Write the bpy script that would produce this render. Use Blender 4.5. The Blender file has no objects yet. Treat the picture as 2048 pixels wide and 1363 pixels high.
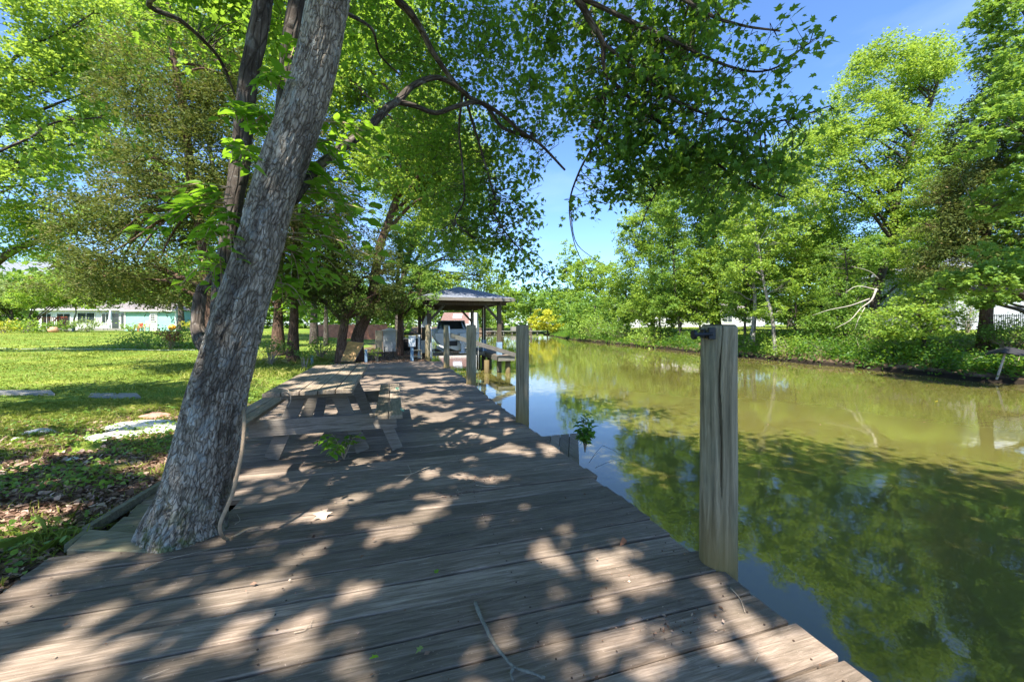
import bpy, math, random
import numpy as np
from mathutils import Vector

# ------------------------------------------------------------------ camera, sky, sun
scene = bpy.context.scene
F_PX, CX, HY, CAMZ = 796.0, 1024.0, 650.0, 1.3
YAW = math.radians(16.7)
cam_d = bpy.data.cameras.new('camera'); cam = bpy.data.objects.new('camera', cam_d)
scene.collection.objects.link(cam); scene.camera = cam
cam.location = (0, 0, CAMZ); cam.rotation_euler = (math.radians(90), 0, -YAW)
cam_d.sensor_width = 36; cam_d.lens = F_PX / 2048 * 36
cam_d.shift_y = -(681.5 - HY) / 2048
cam_d.clip_start = 0.05; cam_d.clip_end = 2000

SUN_EL = math.radians(58)
SUN_DIR = np.array([-0.60, -0.80])           # horizontal direction towards the sun
SUN_DIR = SUN_DIR / np.linalg.norm(SUN_DIR)
w = bpy.data.worlds.new('World'); scene.world = w; w.use_nodes = True
nt = w.node_tree; bg = nt.nodes['Background']
sky = nt.nodes.new('ShaderNodeTexSky'); sky.sky_type = 'NISHITA'; sky.sun_disc = False
sky.sun_elevation = SUN_EL; sky.sun_rotation = math.atan2(SUN_DIR[0], SUN_DIR[1])
sky.air_density = 1.0; sky.dust_density = 0.3; sky.ozone_density = 4.0
tcw = nt.nodes.new('ShaderNodeTexCoord'); mpw = nt.nodes.new('ShaderNodeMapping')
mpw.inputs['Scale'].default_value = (1.5, 1.5, 5); nzw = nt.nodes.new('ShaderNodeTexNoise')
nzw.inputs['Scale'].default_value = 1.6; nzw.inputs['Detail'].default_value = 6
rpw = nt.nodes.new('ShaderNodeValToRGB'); rpw.color_ramp.elements[0].position = 0.52
rpw.color_ramp.elements[1].position = 0.85; rpw.color_ramp.elements[1].color = (.14, .14, .14, 1)
mxw = nt.nodes.new('ShaderNodeMix'); mxw.data_type = 'RGBA'
mxw.inputs[7].default_value = (7.5, 8.3, 9.5, 1)
nt.links.new(tcw.outputs['Generated'], mpw.inputs[0]); nt.links.new(mpw.outputs[0], nzw.inputs['Vector'])
nt.links.new(nzw.outputs['Fac'], rpw.inputs[0]); nt.links.new(rpw.outputs[0], mxw.inputs[0])
tn = nt.nodes.new('ShaderNodeMix'); tn.data_type = 'RGBA'; tn.blend_type = 'MULTIPLY'; tn.inputs[0].default_value = 1
tn.inputs[7].default_value = (.84, 1.0, 1.22, 1); nt.links.new(sky.outputs[0], tn.inputs[6]); nt.links.new(tn.outputs[2], mxw.inputs[6]); nt.links.new(mxw.outputs[2], bg.inputs[0])
bg.inputs[1].default_value = 0.092
sun_d = bpy.data.lights.new('sun', 'SUN'); sun_d.energy = 5.0; sun_d.angle = math.radians(0.53)
sun_d.color = (1.0, 0.93, 0.82)
sun = bpy.data.objects.new('sun', sun_d); scene.collection.objects.link(sun)
sv = Vector((SUN_DIR[0] * math.cos(SUN_EL), SUN_DIR[1] * math.cos(SUN_EL), math.sin(SUN_EL)))
sun.rotation_euler = sv.to_track_quat('Z', 'Y').to_euler()
scene.view_settings.view_transform = 'Standard'; scene.view_settings.look = 'None'
scene.view_settings.gamma = 1; scene.view_settings.exposure = 1.62
scene.render.engine = 'CYCLES'
scene.cycles.max_bounces = 8; scene.cycles.diffuse_bounces = 4; scene.cycles.transmission_bounces = 5
scene.cycles.use_denoising = True

# ------------------------------------------------------------------ helpers
RV = np.array([math.cos(YAW), -math.sin(YAW), 0]); FV = np.array([math.sin(YAW), math.cos(YAW), 0])
def W(px, py, Z):
    """world point seen at photo pixel (px,py) at forward distance Z"""
    p = RV * ((px - CX) / F_PX * Z) + FV * Z
    return np.array([p[0], p[1], CAMZ + (HY - py) / F_PX * Z])
def G(px, py, z=0.0):
    """world point on the horizontal plane z seen at a pixel"""
    return W(px, py, (CAMZ - z) * F_PX / (py - HY))

def _h(ix, iy, iz, s):
    n = (ix * 374761393 + iy * 668265263 + iz * 2147483647 + s * 974711) & 0xffffffff
    n = ((n ^ (n >> 13)) * 1274126177) & 0xffffffff
    n = (n ^ (n >> 16)) & 0xffff
    return n / 65535.0
def vnoise(P, scale=1.0, seed=0):
    P = np.asarray(P, float) * scale
    i = np.floor(P).astype(np.int64); f = P - i; f = f * f * (3 - 2 * f)
    r = 0
    for dx in (0, 1):
        for dy in (0, 1):
            for dz in (0, 1):
                wgt = (f[:, 0] if dx else 1 - f[:, 0]) * (f[:, 1] if dy else 1 - f[:, 1]) * (f[:, 2] if dz else 1 - f[:, 2])
                r = r + wgt * _h(i[:, 0] + dx, i[:, 1] + dy, i[:, 2] + dz, seed)
    return r
def fbm(P, scale=1.0, seed=0, octs=4):
    a, t, s = 0.5, 0, 0
    for o in range(octs):
        s = s + a * vnoise(P, scale * 2 ** o, seed + o); t += a; a *= .5
    return s / t

COL = scene.collection
def tag(o, label=None, cat=None, group=None, kind=None):
    if label: o['label'] = label
    if cat: o['category'] = cat
    if group: o['group'] = group
    if kind: o['kind'] = kind
    return o
def empty(name, loc, label, cat, group=None):
    o = bpy.data.objects.new(name, None); COL.objects.link(o)
    o.location = tuple(loc); o.empty_display_size = .1
    return tag(o, label, cat, group)

class MB:
    def __init__(s): s.V = []; s.F = []; s.n = 0; s.R = []; s.B = []
    def add(s, V, F, rnd=0.5, bk=None):
        V = np.asarray(V, float); F = [np.asarray(f, np.int64) for f in (F if isinstance(F, list) else [F])]
        for f in F:
            if len(f): s.F.append(f + s.n)
        s.V.append(V); s.n += len(V)
        s.R.append(np.broadcast_to(np.asarray(rnd, float), (len(V),)))
        s.B.append(V if bk is None else np.asarray(bk, float))
        return s
    def box(s, c, size, rnd=0.5, rz=0.0):
        c = np.asarray(c, float); h = np.asarray(size, float) / 2
        v = np.array([[x, y, z] for z in (-1, 1) for y in (-1, 1) for x in (-1, 1)], float) * h
        ca, sa = math.cos(rz), math.sin(rz)
        v = np.stack([v[:, 0] * ca - v[:, 1] * sa, v[:, 0] * sa + v[:, 1] * ca, v[:, 2]], 1) + c
        return s.add(v, BOXF, rnd)
    def beam(s, p0, p1, wd, ht, rnd=0.5, up=(0, 0, 1)):
        p0 = np.asarray(p0, float); p1 = np.asarray(p1, float); d = p1 - p0; d /= np.linalg.norm(d)
        up = np.asarray(up, float); sd = np.cross(d, up); sd /= np.linalg.norm(sd); u = np.cross(sd, d)
        v = []
        for z in (-1, 1):
            for y in (-1, 1):
                for p in (p0, p1): v.append(p + sd * wd / 2 * y + u * ht / 2 * z)
        return s.add(v, BOXF, rnd)
    def tube(s, P, R, seg=8, cap=True, rnd=0.5, disp=None, sub=0, v0=0.0):
        P = np.asarray(P, float); R = np.asarray(R, float)
        if R.ndim == 0: R = np.full(len(P), float(R))
        if sub:
            P, R = smooth_path(P, R, sub)
        n = len(P); T = np.gradient(P, axis=0); T /= (np.linalg.norm(T, axis=1)[:, None] + 1e-9)
        ref = np.array([0.13, 0.99, 0.05]) if abs(T[:, 2]).mean() > .6 else np.array([0.02, .03, 1.])
        A = np.cross(T, ref); A /= (np.linalg.norm(A, axis=1)[:, None] + 1e-9); B = np.cross(T, A)
        L = np.concatenate([[0], np.cumsum(np.linalg.norm(np.diff(P, axis=0), axis=1))]) + v0
        th = np.linspace(0, 2 * np.pi, seg, endpoint=False)
        ct, st = np.cos(th), np.sin(th)
        bk = np.stack([np.outer(R, ct), np.outer(R, st), np.repeat(L[:, None], seg, 1)], 2)
        r = np.repeat(R[:, None], seg, 1)
        if disp is not None: r = r + disp(bk.reshape(-1, 3)).reshape(n, seg)
        V = P[:, None, :] + r[:, :, None] * (A[:, None, :] * ct[None, :, None] + B[:, None, :] * st[None, :, None])
        i = np.arange(n - 1)[:, None] * seg; j = np.arange(seg)[None, :]; k = (j + 1) % seg
        F = np.stack([i + j, i + k, i + seg + k, i + seg + j], 2).reshape(-1, 4)
        Fs = [F]
        if cap: Fs += [np.arange(seg)[None, ::-1], (np.arange(seg) + (n - 1) * seg)[None, :]]
        return s.add(V.reshape(-1, 3), Fs, rnd, bk.reshape(-1, 3))
    def build(s, name, mat, parent=None, origin=None, smooth=False, bevel=0):
        V = np.concatenate(s.V); R = np.concatenate(s.R); B = np.concatenate(s.B)
        o0 = np.zeros(3)
        if parent is not None: o0 = np.array(parent_origin(parent))
        elif origin is not None: o0 = np.asarray(origin, float)
        V = V - o0
        me = bpy.data.meshes.new(name); me.vertices.add(len(V)); me.vertices.foreach_set('co', V.astype(np.float32).ravel())
        loops = np.concatenate([f.ravel() for f in s.F]); tot = np.concatenate([np.full(len(f), f.shape[1]) for f in s.F])
        me.loops.add(len(loops)); me.loops.foreach_set('vertex_index', loops.astype(np.int32))
        me.polygons.add(len(tot)); st = np.concatenate([[0], np.cumsum(tot)[:-1]])
        me.polygons.foreach_set('loop_start', st.astype(np.int32))
        try: me.polygons.foreach_set('loop_total', tot.astype(np.int32))
        except Exception: pass
        me.update(calc_edges=True)
        a = me.attributes.new('rnd', 'FLOAT', 'POINT'); a.data.foreach_set('value', R.astype(np.float32))
        b = me.attributes.new('bk', 'FLOAT_VECTOR', 'POINT'); b.data.foreach_set('vector', B.astype(np.float32).ravel())
        me.polygons.foreach_set('use_smooth', np.full(len(tot), bool(smooth)))
        me.materials.append(mat); me.validate(clean_customdata=False)
        o = bpy.data.objects.new(name, me); COL.objects.link(o)
        if parent is not None: o.parent = parent
        else: o.location = tuple(o0)
        if bevel:
            m = o.modifiers.new('bevel', 'BEVEL'); m.width = bevel; m.segments = 2; m.limit_method = 'ANGLE'
        return o
def parent_origin(p):
    v = np.array(p.location, float)
    while p.parent: p = p.parent; v = v + np.array(p.location, float)
    return v
BOXF = np.array([[0, 2, 3, 1], [4, 5, 7, 6], [0, 1, 5, 4], [2, 6, 7, 3], [0, 4, 6, 2], [1, 3, 7, 5]])
def smooth_path(P, R, sub):
    P = np.asarray(P, float); R = np.asarray(R, float)
    if R.ndim == 0: R = np.full(len(P), float(R))
    n = len(P); Q = np.concatenate([[2 * P[0] - P[1]], P, [2 * P[-1] - P[-2]]]); out = []; ro = []
    for i in range(n - 1):
        a, b, c, d = Q[i], Q[i + 1], Q[i + 2], Q[i + 3]
        for t in np.linspace(0, 1, sub, endpoint=False):
            out.append(.5 * ((2 * b) + (-a + c) * t + (2 * a - 5 * b + 4 * c - d) * t * t + (-a + 3 * b - 3 * c + d) * t ** 3))
            ro.append(R[i] * (1 - t) + R[i + 1] * t)
    out.append(P[-1]); ro.append(R[-1])
    return np.array(out), np.array(ro)

# leaf templates: x = side, y = along, z = fold
def tpl(right, fold=.12, droop=.1):
    pts = right + [(-x, y) for x, y in right[::-1] if x > 0]
    return np.array([[x, y, abs(x) * fold - droop * y * y] for x, y in pts])
T_DIAM = tpl([(0, 0), (.34, .45), (0, 1)])
T_NEEDLE = tpl([(0, 0), (.16, .5), (0, 1)])
T_OVATE = tpl([(0, 0), (.2, .14), (.29, .38), (.2, .68), (0, 1)], .3, .25)
T_MAPLE = tpl([(0, 0), (.20, -.04), (.44, .20), (.27, .32), (.56, .66), (.24, .60), (.17, .74), (0, 1.05)], .15, .22)
T_LOBE = tpl([(0, 0), (.38, .12), (.24, .36), (.5, .62), (.2, .62), (0, 1)], .15, .15)
def norm(v): return v / (np.linalg.norm(v, axis=-1, keepdims=True) + 1e-9)
def add_leaves(mb, rg, P, S, T, rnd, tilt=.6, droop=.3, out=None, D=None):
    n = len(P)
    N = norm(np.array([0, 0, 1.]) + tilt * rg.normal(size=(n, 3)))
    if D is None:
        D = rg.normal(size=(n, 3)); D[:, 2] *= .4
        D = norm(D)
    if out is not None: D = D + out
    D = D + np.array([0, 0, -droop]); D = D - (D * N).sum(1)[:, None] * N; D = norm(D)
    X = np.cross(D, N); S = np.broadcast_to(S, (n,))[:, None, None]
    V = P[:, None, :] + S * (T[None, :, 0:1] * X[:, None] + T[None, :, 1:2] * D[:, None] + T[None, :, 2:3] * N[:, None])
    m = len(T)
    mb.add(V.reshape(-1, 3), np.arange(n * m).reshape(n, m), np.repeat(np.broadcast_to(rnd, (n,)), m))

# ------------------------------------------------------------------ materials
MATS = {}
class NM:
    """tiny node helper"""
    def __init__(s, name):
        s.m = bpy.data.materials.new(name); s.m.use_nodes = True; s.t = s.m.node_tree
        s.b = s.t.nodes['Principled BSDF']; s.out = s.t.nodes['Material Output']; MATS[name] = s.m
    def n(s, typ, **k):
        nd = s.t.nodes.new(typ)
        for a, v in k.items():
            if a.startswith('i_'):
                key = a[2:]; key = int(key) if key.isdigit() else key.replace('_', ' ')
                if isinstance(v, bpy.types.NodeSocket): s.t.links.new(v, nd.inputs[key])
                else: nd.inputs[key].default_value = v
            else: setattr(nd, a, v)
        return nd
    def l(s, a, b): s.t.links.new(a, b)
    def coords(s, kind='Object', scale=(1, 1, 1), attr=None):
        if attr: src = s.n('ShaderNodeAttribute', attribute_name=attr).outputs['Vector']
        else: src = s.n('ShaderNodeTexCoord').outputs[kind]
        mp = s.n('ShaderNodeMapping'); mp.inputs['Scale'].default_value = scale; s.l(src, mp.inputs[0]); return mp.outputs[0]
    def noise(s, co, scale, detail=5, rough=.6, dist=0):
        return s.n('ShaderNodeTexNoise', i_Vector=co, i_Scale=scale, i_Detail=detail, i_Roughness=rough, i_Distortion=dist).outputs['Fac']
    def ramp(s, fac, stops):
        r = s.n('ShaderNodeValToRGB'); s.l(fac, r.inputs[0]); cr = r.color_ramp
        while len(cr.elements) > 1: cr.elements.remove(cr.elements[-1])
        for i, (p, c) in enumerate(stops):
            c = (c, c, c) if isinstance(c, (int, float)) else c
            e = cr.elements[0] if i == 0 else cr.elements.new(p)
            e.position = p; e.color = (*c, 1)
        return r.outputs[0]
    def mix(s, f, a, b, mode='MIX'):
        m = s.n('ShaderNodeMix', data_type='RGBA', blend_type=mode)
        for v, k in ((f, 0), (a, 6), (b, 7)):
            if isinstance(v, bpy.types.NodeSocket): s.l(v, m.inputs[k])
            elif isinstance(v, (int, float)): m.inputs[k].default_value = v
            else: m.inputs[k].default_value = (*v, 1)
        return m.outputs[2]
    def bump(s, h, strength=.5, dist=.01, prev=None):
        b = s.n('ShaderNodeBump', i_Height=h, i_Strength=strength, i_Distance=dist)
        if prev: s.l(prev, b.inputs['Normal'])
        return b.outputs[0]
    def done(s, col, rough=.8, nrm=None, spec=.3, metal=0):
        if isinstance(col, bpy.types.NodeSocket): s.l(col, s.b.inputs['Base Color'])
        else: s.b.inputs['Base Color'].default_value = (*col, 1)
        if isinstance(rough, bpy.types.NodeSocket): s.l(rough, s.b.inputs['Roughness'])
        else: s.b.inputs['Roughness'].default_value = rough
        s.b.inputs['Specular IOR Level'].default_value = spec; s.b.inputs['Metallic'].default_value = metal
        if nrm: s.l(nrm, s.b.inputs['Normal'])
        return s.m
    def rnd(s): return s.n('ShaderNodeAttribute', attribute_name='rnd').outputs['Fac']

def leaf_mat(name, stops, trans=.45, tcol=(.35, .55, .05), rough=.5, spec=.35, tmul=1.0):
    k = NM(name); c = k.ramp(k.rnd(), stops)
    k.done(c, rough, None, spec)
    tr = k.n('ShaderNodeBsdfTranslucent'); tc = k.mix(.55, c, tcol)
    tc2 = k.mix(1.0, tc, (tmul,) * 3, 'MULTIPLY'); k.l(tc2, tr.inputs[0])
    mx = k.n('ShaderNodeMixShader'); mx.inputs[0].default_value = trans
    k.l(k.b.outputs[0], mx.inputs[1]); k.l(tr.outputs[0], mx.inputs[2]); k.l(mx.outputs[0], k.out.inputs[0])
    return k.m
M_MAPLE = leaf_mat('maple leaf', [(0, (0.032, 0.090, 0.017)), (.5, (0.067, 0.164, 0.024)), (.8, (0.138, 0.260, 0.033)), (1, (0.253, 0.384, 0.048))], .5, (0.435, 0.678, 0.048))
M_BRIGHT = leaf_mat('bright leaf', [(0, (0.083, 0.168, 0.023)), (.5, (0.177, 0.293, 0.039)), (1, (0.306, 0.423, 0.065))], .45, (0.572, 0.737, 0.078))
M_MID = leaf_mat('mid green leaf', [(0, (0.054, 0.125, 0.021)), (.5, (0.123, 0.233, 0.036)), (1, (0.226, 0.336, 0.058))], .42, (0.444, 0.651, 0.065))
M_PALE = leaf_mat('pale green leaf', [(0, (0.103, 0.169, 0.053)), (.5, (0.195, 0.271, 0.084)), (1, (0.321, 0.384, 0.119))], .35, (0.482, 0.588, 0.119))
M_YELLOW = leaf_mat('yellow green leaf', [(0, (.22, .26, .02)), (.5, (.40, .43, .03)), (1, (.55, .52, .05))], .4, (.7, .68, .05))
M_CEDAR = leaf_mat('cedar foliage', [(0, (.034, .056, .015)), (.45, (.075, .110, .025)), (.75, (.125, .150, .038)), (.9, (.16, .13, .05)), (1, (.21, .135, .07))], .28, (.28, .32, .05), .7, .2)
M_SHOOT = leaf_mat('shoot leaf', [(0, (0.051, 0.158, 0.014)), (.5, (0.115, 0.260, 0.021)), (1, (0.218, 0.373, 0.035))], .5, (0.435, 0.768, 0.035), .42, .4)
M_GRASS = leaf_mat('grass blades', [(0, (.085, .125, .018)), (.45, (.185, .235, .035)), (.75, (.33, .34, .08)), (1, (.50, .42, .20))], .3, (.5, .55, .05), .6, .2)
M_LITTER = leaf_mat('dead leaves', [(0, (.05, .03, .02)), (.4, (.15, .085, .055)), (.75, (.30, .19, .14)), (1, (.50, .37, .29))], .1, (.3, .15, .05), .7, .2)
M_DRYRED = leaf_mat('dry red leaves', [(0, (.12, .04, .02)), (1, (.38, .16, .08))], .3, (.5, .2, .05))

def bark_mat(name, dark, mid, light, lichen=0.0, scale=1.0, moss=False, strength=.8, fis=(22, 22, 5), plates=False):
    k = NM(name); co = k.coords(attr='bk', scale=fis)
    wv = k.noise(co, .9 * scale, 6, .65, .6)
    vo = k.n('ShaderNodeTexVoronoi', feature='DISTANCE_TO_EDGE', i_Vector=co, i_Scale=1.1 * scale).outputs['Distance']
    if plates:
        wo = k.n('ShaderNodeTexNoise', i_Vector=k.coords(attr='bk', scale=(20, 20, 9)), i_Scale=1.0, i_Detail=4.0).outputs['Color']
        co2 = k.n('ShaderNodeVectorMath', operation='ADD', i_0=k.coords(attr='bk', scale=(56, 56, 15))); k.l(k.mix(1.0, wo, (2.2, 2.2, 2.2), 'MULTIPLY'), co2.inputs[1])
        vo = k.n('ShaderNodeTexVoronoi', feature='DISTANCE_TO_EDGE', i_Vector=co2.outputs[0], i_Scale=1.0).outputs['Distance']
    vr = k.ramp(vo, [(0, 0.0), (.16, 1.0)])
    fine = k.noise(k.coords(attr='bk', scale=(60, 60, 25)), 1.5, 5, .7)
    h = k.mix(.45, vr, wv, 'MULTIPLY'); h = k.mix(.35, h, fine)
    c = k.ramp(wv, [(.30, dark), (.5, mid), (.70, light)])
    c = k.mix(k.ramp(vo, [(0, .8), (.12, 0.0)]), c, dark)
    c = k.mix(.35, c, k.ramp(fine, [(.3, .35), (.7, 1.0)]), 'MULTIPLY')
    if lichen:
        ln = k.noise(k.coords(attr='bk', scale=(6, 6, 3.4)), 1.3, 6, .72, .8)
        c = k.mix(k.ramp(ln, [(.56, 0.0), (.66, lichen)]), c, (.34, .37, .36))
        ln2 = k.noise(k.coords(attr='bk', scale=(30, 30, 26)), 1.0, 3, .6)
        c = k.mix(k.ramp(ln2, [(.62, 0.0), (.68, lichen * .8)]), c, (.46, .47, .45))
        dk = k.noise(k.coords(attr='bk', scale=(4, 4, 1.0)), 1.1, 5, .6)
        c = k.mix(k.ramp(dk, [(.36, .75), (.48, 0.0)]), c, (.045, .036, .030))
    if moss:
        z = k.n('ShaderNodeSeparateXYZ', i_0=k.coords(attr='bk')).outputs[2]
        zm = k.ramp(z, [(.05, 1.0), (.55, 0.0)])
        mn = k.noise(k.coords(attr='bk', scale=(7, 7, 7)), 1.2, 5, .7)
        mk = k.mix(1.0, zm, k.ramp(mn, [(.48, 0.0), (.6, 1.0)]), 'MULTIPLY')
        c = k.mix(mk, c, (.07, .10, .015))
    return k.done(c, .9, k.bump(h, strength, .02), .15)
M_BARK_MAIN = bark_mat('grey maple bark', (.085, .068, .050), (.37, .325, .265), (.58, .53, .45), .9, 1.0, True, .8, (30, 30, 12), True)
M_BARK = bark_mat('grey brown bark', (.03, .024, .02), (.11, .09, .075), (.22, .19, .165), .3)
M_BARK_CEDAR = bark_mat('stringy cedar bark', (.045, .025, .018), (.17, .105, .075), (.34, .24, .19), 0, 1.6, False, 1.0, (30, 30, 2.0))
M_BARK_PALE = bark_mat('pale birch bark', (.12, .11, .10), (.36, .34, .31), (.55, .53, .50), .3)

def wood_mat(name, dark, mid, light, axis='x', tint=(.12, .16, .10), tintamt=.25, rough=.8, grain=1.0, spec=.25):
    k = NM(name)
    sc = {'x': (3.2, 46, 46), 'y': (46, 3.2, 46), 'z': (46, 46, 3.2)}[axis]
    r = k.rnd(); co = k.coords(scale=sc)
    off = k.n('ShaderNodeVectorMath', operation='ADD', i_0=co); m = k.n('ShaderNodeVectorMath', operation='SCALE', i_Scale=97.0)
    cx = k.n('ShaderNodeCombineXYZ', i_0=r, i_1=r, i_2=r); k.l(cx.outputs[0], m.inputs[0]); k.l(m.outputs[0], off.inputs[1]); co = off.outputs[0]
    g1 = k.noise(co, 1.0, 7, .7, .7); g2 = k.noise(co, 3.2, 6, .75, .2)
    big = k.noise(k.coords(scale=(1.1, 1.1, 1.1)), 1.0, 4, .6)
    c = k.ramp(g1, [(.28, dark), (.5, mid), (.72, light)])
    c = k.mix(.5, c, k.ramp(g2, [(.3, .45), (.62, 1.15)]), 'MULTIPLY')
    c = k.mix(1.0, c, k.ramp(r, [(0, .62), (.5, .95), (1, 1.32)]), 'MULTIPLY')
    c = k.mix(k.ramp(big, [(.40, 0.0), (.62, tintamt)]), c, tint)
    spk = k.noise(k.coords(scale=(90, 90, 90)), 1.0, 2, .5)
    c = k.mix(k.ramp(spk, [(.68, 0.0), (.73, .5)]), c, light)
    h = k.mix(.5, g1, g2)
    return k.done(c, rough, k.bump(h, .7 * grain, .006), spec)
M_DECK = wood_mat('weathered deck boards', (.092, .068, .050), (.215, .165, .128), (.38, .305, .25), 'x', (.095, .092, .07), .35, .85, 1.3, .15)
M_TABLE_Y = wood_mat('grey table boards', (.08, .064, .048), (.22, .175, .135), (.36, .295, .235), 'y', (.17, .145, .07), .25)
M_TABLE_X = wood_mat('grey table beams', (.07, .062, .054), (.185, .160, .135), (.29, .255, .22), 'x', (.13, .11, .06), .25)
M_OLDX = wood_mat('greenish old boards', (.07, .062, .045), (.17, .15, .105), (.27, .245, .18), 'x', (.14, .145, .07), .45)
M_BOARD_GREY = wood_mat('grey structural timber', (.06, .055, .05), (.15, .135, .12), (.25, .23, .20), 'x')
M_POST_DARK = wood_mat('dark brown post', (.03, .022, .016), (.075, .055, .04), (.14, .10, .075), 'z')
def piling_mat():
    k = NM('weathered piling wood'); r = k.rnd()
    co = k.coords(scale=(17, 17, 1.1)); wv = k.noise(co, 1.0, 6, .62, 1.6)
    rings = k.n('ShaderNodeTexWave', wave_type='BANDS', bands_direction='X', i_Vector=k.coords(scale=(1, 1, .22)), i_Scale=26.0, i_Distortion=9.0, i_Detail=3.0, i_Detail_Scale=1.4).outputs['Fac']
    fine = k.noise(k.coords(scale=(70, 70, 5)), 1.0, 5, .7)
    c = k.ramp(wv, [(.30, (.075, .068, .040)), (.5, (.25, .21, .13)), (.72, (.40, .345, .24))])
    c = k.mix(.35, c, k.ramp(rings, [(0, .55), (1, 1.1)]), 'MULTIPLY')
    c = k.mix(.4, c, k.ramp(fine, [(.3, .5), (.65, 1.1)]), 'MULTIPLY')
    gr = k.noise(k.coords(scale=(5, 5, 1.5)), 1.0, 4, .6)
    c = k.mix(k.ramp(gr, [(.48, 0.0), (.64, .45)]), c, (.13, .165, .12))
    z = k.n('ShaderNodeSeparateXYZ', i_0=k.coords()).outputs[2]
    c = k.mix(k.ramp(z, [(0, .75), (.35, 0.0)]), c, (.22, .15, .045))
    c = k.mix(r, c, (.015, .012, .01))
    h = k.mix(.5, wv, fine)
    return k.done(c, .75, k.bump(h, .5, .008), .3)
M_PILING = piling_mat()
def simple(name, col, rough=.6, metal=0, var=.25, scale=6, bump=.15, spec=.4):
    k = NM(name); n_ = k.noise(k.coords(), scale, 6, .65)
    lo = tuple(c * (1 - var) for c in col); hi = tuple(min(1, c * (1 + var)) for c in col)
    c = k.ramp(n_, [(.3, lo), (.7, hi)])
    return k.done(c, rough, k.bump(k.noise(k.coords(), scale * 6, 4, .6), bump, .005), spec, metal)
M_IRON = simple('black iron', (.022, .026, .032), .45, .4, .4, 30)
M_WHITE = simple('white paint', (.72, .73, .72), .5, 0, .08)
M_WHITE_D = simple('dirty white vinyl', (.58, .59, .58), .5, 0, .2, 3)
M_BLUEGREY = simple('blue grey paint', (.16, .25, .34), .55, 0, .25, 8)
M_LIGHTGREY = simple('light grey enamel', (.46, .50, .54), .45, 0, .12, 5)
M_SHINGLE = None
def shingle(name, a, b, sc=1.0):
    k = NM(name); co = k.coords()
    br = k.n('ShaderNodeTexBrick', i_Vector=k.coords(scale=(1, 1, 1)), i_Color1=(*a, 1), i_Color2=(*b, 1), i_Mortar=(a[0] * .4, a[1] * .4, a[2] * .4, 1), i_Scale=3.5 * sc, i_Mortar_Size=.02, i_Row_Height=.25)
    n_ = k.noise(co, 9, 5, .7); c = k.mix(.5, br.outputs[0], k.ramp(n_, [(.3, .55), (.7, 1.2)]), 'MULTIPLY')
    return k.done(c, .9, k.bump(n_, .4, .01), .15)
M_SHINGLE = shingle('grey shingles', (.15, .17, .21), (.24, .26, .31))
M_SHINGLE_BR = shingle('reddish brown shingles', (.17, .105, .09), (.24, .155, .135))
M_SHINGLE_TAN = shingle('pale taupe shingles', (.19, .17, .165), (.27, .245, .24))
def siding(name, col, pitch=.16):
    k = NM(name); z = k.n('ShaderNodeSeparateXYZ', i_0=k.coords()).outputs[2]
    fr = k.n('ShaderNodeMath', operation='FRACT'); dv = k.n('ShaderNodeMath', operation='DIVIDE', i_0=z, i_1=pitch); k.l(dv.outputs[0], fr.inputs[0])
    n_ = k.noise(k.coords(), 2.5, 5, .6)
    c = k.mix(.35, col, k.ramp(n_, [(.3, .7), (.7, 1.1)]), 'MULTIPLY')
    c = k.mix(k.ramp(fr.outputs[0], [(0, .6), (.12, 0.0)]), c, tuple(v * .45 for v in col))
    return k.done(c, .6, k.bump(fr.outputs[0], .6, .02), .3)
M_SIDE_WHITE = siding('white lap siding', (.66, .67, .68)); M_SIDE_GREY = siding('pale grey lap siding', (.40, .41, .45), .3)
M_SIDE_TEAL = siding('pale teal siding', (.30, .56, .52)); M_SIDE_TAUPE = siding('taupe siding', (.42, .36, .35))
M_BRICKRED = simple('red painted timber', (.36, .085, .05), .6, 0, .3, 5)
M_REDFENCE = simple('orange brown fence stain', (.42, .17, .10), .7, 0, .35, 3)
k = NM('dark window glass'); k.done((.025, .035, .04), .06, None, .8); M_GLASS = k.m
M_CONC = simple('pale concrete', (.22, .215, .195), .9, 0, .3, 8, .5)
M_STONE = simple('whitish broken concrete', (.52, .51, .47), .9, 0, .35, 14, .8)
M_REDSTONE = simple('reddish brick', (.38, .20, .15), .9, 0, .3, 14, .6)
M_VINE = simple('tan vine bark', (.33, .24, .155), .85, 0, .3, 25, .6)
M_STICK = simple('grey lichen stick bark', (.19, .18, .15), .9, 0, .45, 40, .8)
M_RUST = simple('rusty yellow sheet', (.36, .21, .07), .6, 0, .5, 6, .3)
M_ORANGE = simple('orange plastic', (.75, .30, .03), .4); M_REDP = simple('red plastic', (.65, .05, .04), .4)
M_TANP = simple('weathered tan paint', (.60, .50, .34), .7, 0, .3, 4); M_CLAY = simple('terracotta clay', (.60, .30, .18), .8)
M_BLACK = simple('black rubber', (.02, .02, .022), .6); M_TWIG = simple('dry twig', (.36, .29, .22), .9, 0, .3, 20, .5)
M_DEADWOOD = simple('bleached dead wood', (.36, .33, .29), .9, 0, .3, 10, .5)
M_NAIL = simple('rusty nail heads', (.05, .03, .02), .7)
M_GREENROPE = simple('green twine', (.12, .42, .30), .6)

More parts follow.
